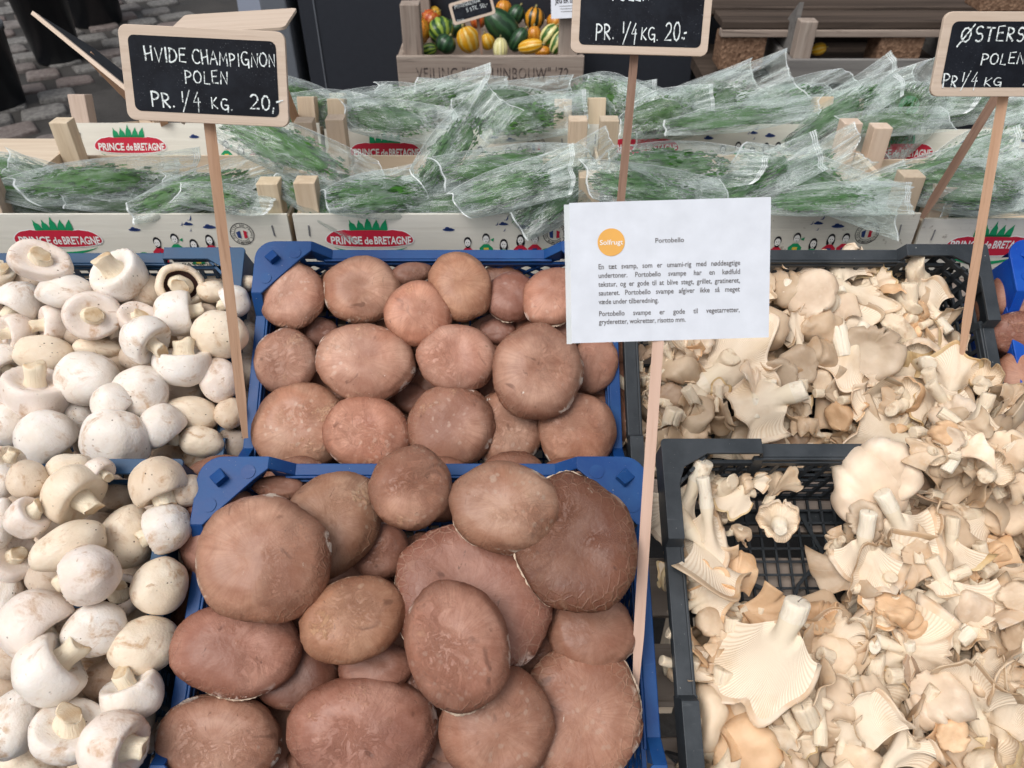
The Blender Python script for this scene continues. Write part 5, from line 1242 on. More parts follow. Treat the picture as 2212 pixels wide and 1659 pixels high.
# px,py,half length,half height (photo px), rot of the open end, depth plane key, kind, tint, label, lift
BG2 = [ # second row
 (700,222,105,42,5,'r2','round',GD,'clear bag of round-leaved herbs directly right of the white champignon chalkboard',0),
 (905,200,140,34,12,'r2','round',GD,'clear bag whose flat open end points up right in front of the gourd crate',.02),
 (1105,190,120,32,8,'r2','curly',GD,'clear bag with a striped flat end below the stencilled gourd crate',.03),
 (1010,170,80,22,14,'r2','long',GD,'small thin bag top edge rising in front of the gourd crate lettering',.01),
 (870,236,112,36,-6,'r2','curly',(.8,1,.95),'misted bag of herbs with water drops, left half of the second row',.045),
 (1150,228,110,38,10,'r2','round',(.9,1,.9),'frosty bag of broad leaves left of the raised corner posts, second row',.045),
 (1310,195,82,52,-25,'r2','curly',GM,'bag of curly parsley leaning back below the middle chalkboard',.02),
 (1535,205,155,44,20,'r2','curly',GD,'large bag, its wide flat end rising right, beyond the middle stake',.035),
 (1440,225,90,40,10,'r2','curly',GM,'bag of curly leaves just right of the middle stake',.04),
 (1700,215,140,42,22,'r2','round',GG,'long clear bag sloping up right in front of the dark pallet',.02),
 (1810,225,130,36,28,'r2','long',GG,'clear bag with a pleated tip pointing up right beneath the old crate board',.03),
 (1600,236,150,26,4,'r2','long',(.8,1,.95),'flat misted bag lying along the second row box rim, centre right',.05),
 (1960,215,90,60,45,'r2','long',(.7,.8,.7),'puffy clear bag with a green sticker, left of the right-hand chalkboard',.03),
 (1935,246,100,24,2,'r2','curly',GM,'low bag beneath the green-stickered one at the right',.04),
 (2130,300,130,40,20,'r2','curly',(.8,1,.95),'bag behind the right-hand stakes, crossing the second row box',.04),
]
BG1 = [ # front row
 (70,372,135,34,-6,'r1','parsley',(.9,1.1,.8),'bag of parsley at the left edge, resting on the front row box',.01),
 (40,420,90,30,0,'r1','parsley',GD,'dark parsley bag low at the left edge behind the printed board',0),
 (120,438,120,18,-4,'r1','long',(.4,.5,.4),'flat empty-ended bag with silver pleats just above the leftmost box board',.0),
 (290,445,120,18,3,'r1','long',(.4,.5,.4),'flat bag with silver pleated strip above the logo people, left box',.0),
 (240,385,160,44,14,'r1','parsley',(.9,1.1,.8),'long parsley bag slanting up right, left of the white champignon stake',.02),
 (445,400,150,40,20,'r1','parsley',(.85,1.05,.7),'parsley bag crossed by the white champignon stake',.02),
 (490,425,90,30,-8,'r1','parsley',GD,'small parsley bag by the pair of corner posts on the left',.03),
 (650,330,170,52,-20,'r1','parsley',(.8,1.05,.7),'big clear bag draped from the left chalkboard down to the logo of the second box',.03),
 (690,440,100,30,-28,'r1','parsley',GD,'bag sloping down to the right just behind the second front box board',.01),
 (850,430,130,50,8,'r1','long',(.7,1,.6),'bag of fine rocket leaves in the middle of the front row',.02),
 (990,300,115,46,50,'r1','round',(.7,.9,.8),'silvery bag standing steeply over the second row logo, its tip up',.05),
 (975,448,150,26,0,'r1','long',(.6,.8,.7),'flat clear bag along the rim of the box behind the portobello crate',.01),
 (1120,352,150,40,10,'r1','long',(.9,1.1,.8),'bag with long tarragon-like leaves left of the middle stake',.04),
 (1110,400,120,44,12,'r1','long',(.7,1,.7),'clear bag with a pleated end above the paper card',.045),
 (1225,400,130,60,35,'r1','long',(.5,.7,.6),'dark tapering bag just left of the corner posts by the middle stake',.03),
 (1480,352,150,46,-6,'r1','round',(.8,1.1,.95),'milky bag drawn to a point at the right, just right of the middle stake',.05),
 (1420,408,140,48,-10,'r1','round',(.75,1,1),'milky bluish bag above the upper edge of the paper card',.055),
 (1600,395,160,44,20,'r1','round',(.75,1,1),'milky bluish bag with its open end rising right, over the paper card',.04),
 (1730,366,120,36,26,'r1','round',(.8,1.1,1),'milky bag crossing the seal of the second row box',.03),
 (1760,390,160,50,-20,'r1','curly',(.85,1.1,1),'milky bag sloping down to the corner post right of the paper card',.04),
 (1800,425,140,34,0,'r1','curly',(.8,1.1,1),'folded milky bag lying flat right of the paper card',.05),
 (1790,452,110,20,-4,'r1','curly',(.9,1.1,.8),'lowest milky bag, on the speckled board right of the paper card',.02),
 (2020,372,150,42,10,'r1','long',(.8,1,.8),'clear bag left of and behind the crossing stakes at the right',.03),
 (2110,400,120,56,-12,'r1','long',(.8,1,.8),'crumpled clear bag between the two right-hand stakes and the posts',.04),
 (2180,372,120,46,10,'r1','curly',(.85,1.1,.9),'clear bag behind the right-hand stakes at the right edge',.05),
 (2150,455,90,36,-6,'r1','curly',(.6,.8,.6),'dark bag low behind the rightmost printed board',.02),
]
PLN = {'r2': (Vector((0, 1.15, 1.045)), Vector((0, -.30, .95)).normalized()), 'r1': (Vector((0, .86, 1.048)), Vector((0, -.25, .97)).normalized())}
UND = []
ru = random.Random(77)
for key_, y_, x0_, x1_, st_ in (('r2', 205, 660, 2240, 92), ('r1', 408, -10, 2240, 88), ('r1', 436, 30, 2240, 110)):
    x_ = x0_
    while x_ < x1_: UND.append((x_+ru.uniform(-20, 20), y_+ru.uniform(-8, 8), ru.uniform(90, 130), ru.uniform(28, 38), ru.uniform(-22, 24), key_, ru.choice(('parsley', 'parsley', 'round', 'long')), (ru.uniform(.6, .9), ru.uniform(.75, 1.), ru.uniform(.6, .8)), None, -.012)); x_ += st_
for i, (px, py, hl, hh, rot, key, kind, tint, label, lift) in enumerate(UND+BG2+BG1):
    r = random.Random(900+i); o, n = PLN[key]; py += (26 if px < 1330 else 17) if key == 'r2' else 4; py = min(py, 462-hh*.85) if key == 'r1' and abs(rot) < 20 else py; d = plane_depth(px, py, o+n*lift, n)
    lo, hi = (1.07, 1.36) if key == 'r2' else (.90, 1.08)
    d = min(max(d, lo-lift), hi-lift); pos = P(px, py, d); tc = -(pos-CAM).normalized()
    a = math.radians(rot); xd = RT*math.cos(a)+UP*math.sin(a); z = (n*.55+tc*.75+Vector((r.uniform(-.2, .2), r.uniform(-.15, .15), 0))).normalized()
    x = (xd-z*xd.dot(z)).normalized(); y = z.cross(x); L, Hh = hl*d/F*1.12, hh*d/F*(1.30 if key == 'r2' else 1.15)
    Th = min(L, Hh)*(.85 if hh > 26 else .4)
    root = empty('herb_bag', None, M=frame(pos-z*Th*.3, x, y, z)); tag(root, label or 'clear herb bag lying under the topmost bags of its box', 'bag', 'clear bags of fresh herbs' if label else 'buried herb bags')
    me, sealm = BM[i % 9]; Ml = Matrix.Translation((0, 0, Th*.3)) @ Matrix.Diagonal((L, Hh, Th*1.15, 1))
    f = link('film', me, root); f.matrix_local = Ml; s_ = link('seam', sealm, root); s_.matrix_local = Ml
    h = link('herb_leaves', HM[kind][i % 3], root, tint); h.matrix_local = Matrix.Translation((0, 0, Th*.3)) @ Matrix.Diagonal((L*.95, Hh*.92, Th*1.08, 1)); h['kind'] = 'stuff'
    if label and 'green sticker' in label:
        k = MB(); k.prism([(.5*math.cos(q), .62*math.sin(q)) for q in np.linspace(0, 2*math.pi, 20)[:-1]], .20, .205); st = k.build('sticker', flat('green_sticker', (.05, .22, .08), .5), root); st.matrix_local = Matrix.Translation((0, 0, Th*.3)) @ Matrix.Diagonal((L*.42, Hh*.42, Th, 1))
# ---------------------------------------------------------------- handwriting
def arc(cx, cy, rx, ry, a0, a1, n=9): return [(cx+rx*math.cos(math.radians(a0+(a1-a0)*i/n)), cy+ry*math.sin(math.radians(a0+(a1-a0)*i/n))) for i in range(n+1)]
GLY = {
 'A': [[(0, 0), (.35, 1), (.7, 0)], [(.12, .36), (.6, .38)]], 'C': [arc(.42, .5, .40, .5, 50, 310)], 'D': [[(.05, 0), (.08, 1)], [(.0, 1)]+arc(.1, .5, .55, .5, 88, -88)],
 'E': [[(.55, 1), (.05, .97), (.03, .03), (.55, 0)], [(.04, .52), (.45, .54)]], 'G': [arc(.42, .5, .38, .5, 55, 330)+[(.72, .42), (.42, .42)], [(.72, .42), (.72, -.2)]], 'H': [[(.05, 1), (.08, 0)], [(.6, 1), (.58, 0)], [(0, .42), (.62, .55)]],
 'I': [[(.1, 1), (.1, 0)]], 'K': [[(.05, 1), (.05, 0)], [(.55, 1), (.06, .45), (.6, 0)]], 'L': [[(.06, 1), (.05, .02), (.55, 0)]], 'M': [[(0, 0), (.08, 1), (.38, .35), (.68, 1), (.78, 0)]],
 'N': [[(.03, 0), (.06, 1), (.6, .02), (.62, 1)]], 'O': [arc(.38, .5, .36, .5, 80, 445)], 'P': [[(.08, -.05), (.05, 1)], [(.0, .95)]+arc(.12, .72, .46, .27, 80, -90)], 'R': [[(.08, 0), (.05, 1)], [(.0, .95)]+arc(.12, .72, .42, .26, 80, -90), [(.15, .46), (.6, 0)]],
 'S': [arc(.32, .74, .27, .25, 40, 250)+arc(.30, .26, .28, .27, 70, -140)], 'T': [[(0, 1), (.7, .97)], [(.35, .98), (.33, 0)]], 'U': [[(.05, 1)]+arc(.33, .3, .28, .3, 180, 360)+[(.62, 1)]], 'V': [[(0, 1), (.3, 0), (.62, 1)]], 'Y': [[(0, 1), (.3, .5), (.6, 1)], [(.3, .5), (.25, 0)]],
 'Ø': [arc(.40, .5, .38, .5, 80, 445), [(.95, 1.25), (-.15, -.35)]], 'Æ': [[(0, 0), (.4, 1), (.42, 0)], [(.12, .4), (.42, .42)], [(.4, 1), (.85, 1)], [(.42, .5), (.75, .52)], [(.42, 0), (.88, 0)]],
 '0': [arc(.33, .5, .31, .5, 70, 435)], '1': [[(.0, 1.0), (.02, .35)]], '2': [arc(.32, .72, .28, .28, 160, -40)+[(.02, .03), (.7, .08)]], '4': [[(.42, 1.0), (.0, .35), (.62, .40)], [(.46, .65), (.42, -.25)]], '5': [[(.6, 1), (.15, .97), (.1, .55)]+arc(.3, .3, .3, .3, 110, -120)],
 '/': [[(.55, 1.15), (-.25, -.3)]], '.': [[(.03, .04), (.08, 0)]], ',': [[(.1, .12), (0, -.28)]], '-': [[(0, .5), (.5, .62)]], ':': [[(.05, .2), (.1, .15)], [(.25, .45), (.5, .48)], [(.25, .18), (.3, .12)]], 'i': [[(.1, .7), (.1, 0)]], 'n': [[(.05, 0), (.08, .6), (.3, .6), (.35, 0)]],
}
def write(parent, base, txt, x, y, h, adv, mat, thick=.13, seed=0, slope=0., fit=None):
    r = random.Random(seed); m = MB(); X = 0
    for ch in txt:
        if ch == ' ': X += h*.5; continue
        g = GLY[ch]; wd = max(p[0] for s in g for p in s)
        jx, jy, sc_, rt = r.uniform(-.02, .02)*h, r.uniform(-.05, .05)*h, r.uniform(.92, 1.08), r.uniform(-.05, .05)
        for s in g:
            pts = []
            for a, b in s:
                a, b = a*h*sc_*adv, b*h*sc_
                pts.append((x+X+jx+a-b*rt, y+jy+b+a*rt+X*slope))
            n = len(pts)
            if n < 2: continue
            L = []; R2 = []
            for i in range(n):
                p0 = Vector(pts[max(0, i-1)]); p1 = Vector(pts[min(n-1, i+1)]); d = (p1-p0); d = d.normalized() if d.length > 0 else Vector((1, 0)); nn = Vector((-d.y, d.x))*h*thick*.5*r.uniform(.75, 1.2)
                c = Vector(pts[i]); 
                if i == 0: c -= d*h*.03
                if i == n-1: c += d*h*.03
                L.append(c+nn); R2.append(c-nn)
            m.add([(p.x, p.y, .0002+.00002*r.random()) for p in L]+[(p.x, p.y, .0002+.00002*r.random()) for p in R2], [(i, n+i, n+i+1, i+1) for i in range(n-1)])
        X += (wd*adv+.24)*h
    if fit:
        xs = [p[0] for p in m.v]; a0, a1 = min(xs), max(xs); k = fit/(a1-a0); m.v = [(x+(p[0]-a0)*k, p[1], p[2]) for p in m.v]
    o = m.build('chalk_writing', mat, parent); o.matrix_local = base; o['kind'] = 'stuff'; return o
def rrect(w, h, r, n=5):
    pts = []
    for cx, cy, a in ((w/2-r, h/2-r, 0), (-w/2+r, h/2-r, 90), (-w/2+r, -h/2+r, 180), (w/2-r, -h/2+r, 270)):
        pts += [(cx+r*math.cos(math.radians(a+90*i/n)), cy+r*math.sin(math.radians(a+90*i/n))) for i in range(n+1)]
    return pts
def board_frame(corners, dt, db):
    TL, TR, BR, BL = [P(x, y, d) for (x, y), d in zip(corners, (dt, dt, db, db))]
    c = (TL+TR+BR+BL)/4; x = ((TR-TL)+(BR-BL)).normalized(); y = ((TL-BL)+(TR-BR)); y = (y-x*y.dot(x)); z = x.cross(y).normalized(); y.normalize()
    w = ((TR-TL).length+(BR-BL).length)/2; h = ((TL-BL).length+(TR-BR).length)/2
    return c, x, y, z, w, h
def stake(root_inv, p0, p1, w, mat, parent, hint=None):
    """flat wooden stick from p0 (bottom) to p1 (top)"""
    z = (p1-p0); L = z.length; z.normalize(); tc = -(p0-CAM).normalized(); y = -(tc-z*tc.dot(z)).normalized(); x = y.cross(z)
    m = MB(); n = 14; r = random.Random(int(L*1e4)); bw = (r.uniform(-.001, .001))
    for i in range(n):
        a, b = i/n*L, (i+1)/n*L; f = lambda s: bw*math.sin(s/L*math.pi)
        wa = w/2*(1 if i > 1 else .55+.22*i)
        wb = w/2*(1 if i > 0 else .55+.22)
        xa, xb = f(a), f(b); t = .002
        m.add([(xa-wa, -t, a), (xa+wa, -t, a), (xa+wa, t, a), (xa-wa, t, a), (xb-wb, -t, b), (xb+wb, -t, b), (xb+wb, t, b), (xb-wb, t, b)], [(0, 1, 5, 4), (1, 2, 6, 5), (2, 3, 7, 6), (3, 0, 4, 7)]+([(0, 3, 2, 1)] if i == 0 else [])+([(4, 5, 6, 7)] if i == n-1 else []))
    o = m.build('stake', mat, parent); o.matrix_local = root_inv @ frame(p0, x, y, z); return o
def chalk_sign(name, corners, dt, db, s0, s1, lines, label, smat='stake', sw=.0095, cmat='chalk', size=None, back=False):
    c, x, y, z, w, h = board_frame(corners, dt, db)
    if size: w, h = size
    p0, p1 = s0, s1
    root = empty('chalk_sign', None, M=Matrix.Translation(p0)); inv = Matrix.Translation(-p0); tag(root, label, 'sign', 'chalkboard price signs on stakes')
    Mb = inv @ frame(c, x, y, z)
    m = MB(); m.prism(rrect(w, h, .007), -.004, 0); o = m.build('frame', MT['frame'], root, bevel=.0006); o.matrix_local = Mb
    if not back:
        m = MB(); b = .0062 if w > .1 else .004; pts = rrect(w-2*b*1.25, h-2*b*1.25, .005); m.add([(px, py, .0004) for px, py in pts], [tuple(range(len(pts)))]); o = m.build('blackboard', MT['board'], root); o.matrix_local = Mb
        for i, (t, u0, u1, vb, hh, sl) in enumerate(lines): write(root, Mb @ Matrix.Translation(((u0-.5)*w, (.5-vb)*h, .0006)), t, 0, 0, hh*h, 1., MT[cmat], seed=i+len(t), slope=sl, fit=(u1-u0)*w)
    stake(inv, p0, p1, sw, MT[smat], root)
    return root, Mb, w, h
chalk_sign('s', [(251, 49), (613, 70), (626, 274), (277, 260)], .63, .655, P(530, 945, .775), P(452, 262, .665),
  [('HVIDE', .145, .40, .365, .14, 0), ('CHAMPIGNON', .435, .935, .37, .135, 0), ('POLEN', .38, .645, .57, .125, 0), ('PR.', .16, .305, .84, .155, 0), ('1/4', .35, .465, .83, .16, 0), ('KG.', .53, .66, .84, .125, 0), ('20,-', .765, .975, .82, .155, .01)],
  'chalkboard reading hvide champignon polen, on a brown stake in the white mushrooms')
chalk_sign('s', [(1243, -95), (1548, -88), (1527, 123), (1231, 113)], .74, .765, P(1322, 610, .86), P(1371, 110, .776),
  [('POLEN', .275, .545, .44, .125, .02), ('PR.', .175, .31, .845, .165, 0), ('1/4', .37, .475, .84, .165, 0), ('KG.', .505, .63, .845, .125, 0), ('20:', .675, .835, .84, .185, 0)],
  'middle chalkboard cut by the top edge, reading polen and a price, on a grey stake', 'staked', .0085, 'chalkb')
chalk_sign('s', [(2037, 30), (2337, 22), (2330, 212), (2014, 203)], .66, .685, P(2078, 765, .80), P(2168, 205, .694),
  [('ØSTERS', .115, .575, .355, .165, .03), ('HATTE', .60, .94, .34, .15, .02), ('POLEN', .31, .62, .61, .125, .01), ('PR', .065, .175, .885, .15, .02), ('1/4', .205, .315, .87, .16, 0), ('KG', .365, .49, .87, .10, 0), ('20', .64, .75, .87, .13, 0)],
  'chalkboard for oyster mushrooms cut off by the right edge, on a pale brown stake', 'stake', .0085)
def lone_stake(p0, p1, w, mat, label):
    root = empty('wooden_stake', None, M=Matrix.Translation(p0)); tag(root, label, 'stake'); stake(Matrix.Translation(-p0), p0, p1, w, MT[mat], root)
lone_stake(P(1992, 470, .93), P(2200, 130, .80), .0095, 'staked', 'dark brown stake leaning right, passing behind the right-hand chalkboard')
lone_stake(P(366, 300, 1.2), P(352, 255, 1.14), .011, 'stake', 'short bit of brown stake showing under the left chalkboard')
lone_stake(P(655, 300, 1.2), P(560, 60, 1.0), .013, 'stake', 'brown stake passing behind the left chalkboard, foot by the corner posts')
# back of a sign seen behind the first chalkboard, and one edge-on
chalk_sign('s', [(355, 26), (558, 0), (642, 82), (470, 78)], 1.00, .88, P(560, 230, 1.05), P(520, 60, .95), [], 'bare wooden back of a tilted sign above the left chalkboard', 'stake', .008, back=True, size=(.142, .085))
def edge_sign():
    a, b = P(68, 26, .86), P(272, 192, .80); root = empty('chalk_sign', None, M=Matrix.Translation(b)); tag(root, 'thin sign seen edge-on, slanting up left beside the left chalkboard', 'sign', 'chalkboard price signs on stakes')
    x = (a-b).normalized(); tc = -(b-CAM).normalized(); z = x.cross(tc).normalized(); y = z.cross(x); z = (z+y*.0).normalized(); inv = Matrix.Translation(-b); L = (a-b).length
    y2 = (-y+z*.15).normalized(); z2 = x.cross(y2)
    m = MB(); m.box((0, 0, -.002), (L, .085, .0025)); o = m.build('frame', MT['frame'], root, bevel=.0006); o.matrix_local = inv @ frame(b, x, y2, z2)
    m = MB(); m.box((.006, .006, -.0026), (L-.006, .079, -.0021)); o = m.build('blackboard', MT['board'], root); o.matrix_local = inv @ frame(b, x, y2, z2)
    stake(inv, P(330, 260, .93), P(190, 118, .86), .010, MT['stake'], root)
edge_sign()
# ---------------------------------------------------------------- the paper card
def paper_card():
    c, x, y, z, w, h = board_frame([(1229, 439), (1661, 425), (1665, 729), (1236, 741)], .552, .566)
    p0 = P(1373, 1488, .604); p1 = P(1432, 600, .563)
    root = empty('paper_sign', None, M=Matrix.Translation(p0)); inv = Matrix.Translation(-p0); tag(root, 'white laminated card about Portobello with an orange round logo, on a pale stake', 'sign')
    Mb = inv @ frame(c, x, y, z)
    m = MB(); m.box((-w/2, -h/2, -.0006), (w/2, h/2, 0)); sheet = m.build('sheet', MT['paper'], root); sheet.matrix_local = Mb
    m = MB(); m.box((-w/2-.0038, -h/2-.0006, -.0009), (-w/2+.0002, h/2-.001, -.0007)); e = m.build('laminate_edge', MT['seam'], root); e.matrix_local = Mb
    def T(u, v): return (u/w0-.5)*w, (.5-v/h0)*h
    w0, h0 = 433., 303.     # in photo px of the card
    BASE[0] = Matrix.Identity(4)
    lx, ly = T(89, 86); m = MB(); rr = 29.5/w0*w; m.add([(lx+rr*math.cos(q), ly+rr*math.sin(q), .0003) for q in np.linspace(0, 2*math.pi, 49)[:-1]], [tuple(range(48))]); m.build('logo', MT['orange'], sheet)
    put_text('lettering', 'Solfrugt', 15/w0*w, MT['wprint'], sheet, lx, ly-.0017, .0005, width=50/w0*w, bold=.00005)
    u, v = T(215, 90); put_text('lettering', 'Portobello', 14.5/w0*w, MT['ink'], sheet, u, v, .0003, width=62/w0*w, bold=.00004)
    lines = ['En tæt svamp, som er umami-rig med nøddeagtige', 'undertoner. Portobello svampe har en kødfuld', 'tekstur, og er gode til at blive stegt, grillet, gratineret,', 'sauteret. Portobello svampe afgiver ikke så meget', 'væde under tilberedning.', 'Portobello svampe er gode til vegetarretter,', 'gryderetter, wokretter, risotto mm.']
    ys = [143, 162, 181, 200, 219, 245, 263]; SZ = 15.6/w0*w
    for i, (ln, yy) in enumerate(zip(lines, ys)):
        x0, y0 = T(60, yy); full = 308/w0*w
        ws = ln.split(' '); ms = [text_mesh(q, SZ, MT['ink'], align='LEFT', bold=.00005) for q in ws]
        wd = [max(v_.co.x for v_ in q.vertices)*.84 for q in ms]; last = i in (4, 6)
        gap = .0012 if last else (full-sum(wd))/(len(ws)-1)
        X = x0
        for q, wq in zip(ms, wd):
            o = link('word', q, sheet); o.matrix_local = Matrix.Translation((X, y0, .0003)) @ Matrix.Diagonal((.84, 1, 1, 1)); X += wq+gap
    stake(inv, p0, p1, .0082, MT['stakel'], root)
paper_card()
# ---------------------------------------------------------------- background: gourd crate, pallet, pots, panels
def gourd(px, py, rx, ry, rot, d, mat, label, ribs=10, amp=.06, neck=0, stem=True, warty=0):
    pos = P(px, py, d); tc = -(pos-CAM).normalized(); a = math.radians(rot); zd = RT*math.cos(a)+UP*math.sin(a); z = (zd+tc*.35+Vector((0, 0, .1))).normalized()
    x = (tc-z*tc.dot(z)).normalized(); y = z.cross(x); A = rx*d/F; Bq = ry*d/F; G = []
    r = random.Random(int(px*7+py)); NU, NV = 48, 22
    for i in range(NV):
        th = .06+(math.pi-.12)*i/(NV-1); row = []
        for j in range(NU):
            q = 2*math.pi*j/NU; f = 1+amp*abs(math.cos(q*ribs/2))-amp*.5; rr = math.sin(th)*f
            zz = math.cos(th); 
            if neck: rr *= 1-.45*max(0, zz)**1.2*neck
            wv = warty*max(0, noise.noise(Vector((math.cos(q)*rr*6, math.sin(q)*rr*6, zz*6+px))))
            zz *= 1-.10*math.exp(-(rr/.25)**2)
            row.append((Bq*rr*math.cos(q)*(1+wv), Bq*rr*math.sin(q)*(1+wv), A*zz*(1+wv)))
        G.append(row)
    root = empty('gourd', None, M=frame(pos, x, y, z)); tag(root, label, 'gourd', 'ornamental gourds in the old crate')
    link('skin', grid_mesh('skin', G, mat, pole0=True, pole1=True), root)
    if stem: m = MB(); m.tube([(0, 0, A*.86), (A*.05, 0, A*1.02), (A*.14, A*.04, A*1.16)], [Bq*.16, Bq*.10, Bq*.12], 8); m.build('stalk', MT['stalk'], root, smooth=True)
MT['stalk'] = flat('gourd_stalk', (.30, .27, .12)); O_, Y_, Gn, LG, CRm = (.55, .20, .015), (.68, .38, .02), (.015, .045, .02), (.28, .40, .06), (.66, .60, .33)
gm = dict(orange=m_gourd('gourd_orange', O_, (.62, .27, .03), 8), yellow=m_gourd('gourd_yellow', (.72, .36, .01), (.78, .52, .09), 8), strip=m_gourd('gourd_green_stripe', (.02, .07, .02), LG, 9, blot=.5), dgreen=m_gourd('gourd_dark_green', Gn, (.03, .09, .035), 9, blot=.3),
          pale=m_gourd('gourd_pale', (.72, .66, .30), (.80, .75, .42), 8), ystr=m_gourd('gourd_yellow_white', (.70, .34, .01), (.78, .55, .15), 9, blot=.35, edge=(.5, .75)), obl=m_gourd('gourd_orange_black', (.02, .03, .015), (.62, .27, .02), 8, edge=(.3, .45)),
          gw=m_gourd('gourd_cream_green', (.05, .14, .02), (.72, .66, .30), 6, blot=.5), red=m_gourd('gourd_red', (.42, .07, .015), (.5, .15, .03), 8))
GD_ = 2.36
for (px, py, rx, ry, rot, mt, lb, kw, dz) in [
 (904, 68, 27, 24, 80, 'orange', 'warty orange gourd against the left post of the old crate', dict(warty=.25), 0), (931, 42, 17, 20, 60, 'red', 'rough red-orange gourd above the green striped one', dict(warty=.3), .08), (940, 28, 12, 14, 20, 'yellow', 'small yellow gourd peeping over the red-orange one', {}, .14),
 (953, 66, 28, 27, -70, 'strip', 'light green gourd with dark green star stripes, left of the small sign', dict(amp=.12), .0), (963, 95, 20, 23, 60, 'dgreen', 'small dark green gourd below the star-striped one', {}, -.05), (926, 108, 20, 14, 10, 'strip', 'yellow-green gourd at the front left corner of the old crate', {}, -.04),
 (1012, 86, 28, 25, 115, 'ystr', 'oval yellow-orange gourd under the small sign', dict(amp=.08), -.02), (1053, 90, 18, 16, 110, 'yellow', 'small yellow gourd right of the small sign stake', dict(neck=.6), .0), (1085, 58, 46, 30, 140, 'dgreen', 'largest dark green gourd, right of the small sign', dict(amp=.04), .03),
 (1081, 105, 23, 15, 90, 'pale', 'pale yellow pattypan gourd on the front board of the old crate', dict(amp=.14, ribs=12), -.05), (1120, 86, 28, 17, 55, 'dgreen', 'dark green gourd leaning right of the largest one', {}, -.01), (1154, 40, 23, 22, 80, 'obl', 'orange gourd with black vertical stripes at the back of the crate', dict(amp=.1), .08),
 (1154, 76, 19, 15, 90, 'orange', 'small orange gourd below the black-striped one', {}, .03), (1146, 100, 29, 15, 5, 'ystr', 'yellow gourd with pale stripes lying on the front board', dict(amp=.08), -.05), (1188, 76, 25, 19, 50, 'gw', 'cream and green gourd near the right post of the old crate', dict(amp=.14), .02),
 (1206, 92, 27, 16, 60, 'gw', 'cream gourd with green blotches at the right front of the old crate', {}, -.02), (1088, 18, 17, 17, 90, 'orange', 'orange gourd at the very top of the heap', dict(amp=.1), .1), (1114, 32, 22, 18, 60, 'dgreen', 'green gourd with stripes beside the topmost orange one', {}, .08), (1032, 46, 16, 16, 90, 'red', 'reddish gourd mostly behind the small sign', {}, .1),
 (1172, 112, 18, 12, 0, 'orange', 'orange gourd low beside the right front of the crate', {}, .03), (985, 60, 22, 20, 30, 'dgreen', 'dark gourd behind the left part of the small sign', {}, .06), (1200, 48, 18, 20, 60, 'orange', 'tan gourd below the hanging white card', {}, .1), (895, 105, 14, 12, 0, 'obl', 'dark gourd in the front left corner under the warty orange one', {}, .0),
]: gourd(px, py, rx, ry, rot, GD_+dz, gm[mt], lb, **kw)
def board_px(root, inv, quad, d, th, mat, name='board'):
    """a plank given by its four front corners"""
    pts = [P(x, y, dd) for (x, y), dd in zip(quad, d)]; n = (pts[1]-pts[0]).cross(pts[3]-pts[0]).normalized()
    if n.dot(FW) < 0: n = -n
    q = [p+n*th for p in pts]; m = MB(); m.add(pts+q, [(0, 1, 2, 3), (7, 6, 5, 4), (0, 4, 5, 1), (1, 5, 6, 2), (2, 6, 7, 3), (3, 7, 4, 0)])
    me = m.mesh(name, MT[mat]); me.transform(inv); return link(name, me, root)
def old_crate():
    # stands level; front board from the photograph's edges
    A = P(857, 118, 2.26); Bp = P(1262, 113, 2.26); W = (Bp-A).length; D = .36; H = .205; x0 = A.x; Y = A.y; Z = A.z
    root = empty('old_crate', (x0, Y, Z-H)); tag(root, 'weathered auction crate of ornamental gourds with black stencilled lettering', 'crate')
    def bx(name, a, b, mat): m = MB(); m.box(a, b); return m.build(name, MT[mat], root, bevel=.003)
    h2 = .098
    fb = bx('front_board', (0, -.014, H-h2+.002), (W, 0, H), 'old'); fb2 = bx('front_board', (0, -.014, 0), (W, 0, H-h2-.006), 'old')
    bx('back_board', (0, D, 0), (W, D+.014, H), 'old')
    for x in (.001, W-.017):
        bx('side_board', (x, .001, 0), (x+.016, D-.001, H*.48), 'old'); bx('side_board', (x, .001, H*.52), (x+.016, D-.001, H*.98), 'old')
    bx('bottom_board', (.02, .002, .004), (W-.02, D-.002, .014), 'old')
    for x in (.02, W-.075):
        for y in (.002, D-.05): bx('corner_post', (x, y, 0), (x+.055, y+.048, H+.135), 'oldv')
    # gentle filling so the gourds rest on something
    base = Matrix.Translation((0, -.0146, H)) @ Matrix.Rotation(math.pi/2, 4, 'X'); BASE[0] = base
    put_text('lettering', 'VEILING "DE TUINBOUW" \'72', .048, MT['stencil'], fb, W*.51, -.066, .0, width=W*.82, bold=.0003, sp=1.1)
    put_text('lettering', 'GROOTEBROEK', .045, MT['stencil'], fb2, W*.52, -.160, .0, width=W*.42, bold=.0003)
    BASE[0] = Matrix.Identity(4)
    # lower supports
    r2 = empty('old_crate', (x0, Y, 0)); tag(r2, 'stack of weathered crates underneath the gourd crate', 'crate')
    z = 0
    while z < Z-H-.05:
        zt = min(z+.20, Z-H-.003)
        for (a, b, mt) in (((.01, 0, z), (W-.01, .015, z+.085), 'old'), ((.01, 0, z+.095), (W-.01, .015, zt), 'old'), ((.01, D-.02, z), (W-.01, D-.005, zt), 'old'), ((.012, .016, z+.001), (.027, D-.021, zt-.001), 'old'), ((W-.027, .016, z+.001), (W-.012, D-.021, zt-.001), 'old')):
            m = MB(); m.box(a, b); m.build('board', MT[mt], r2)
        z = zt+.002
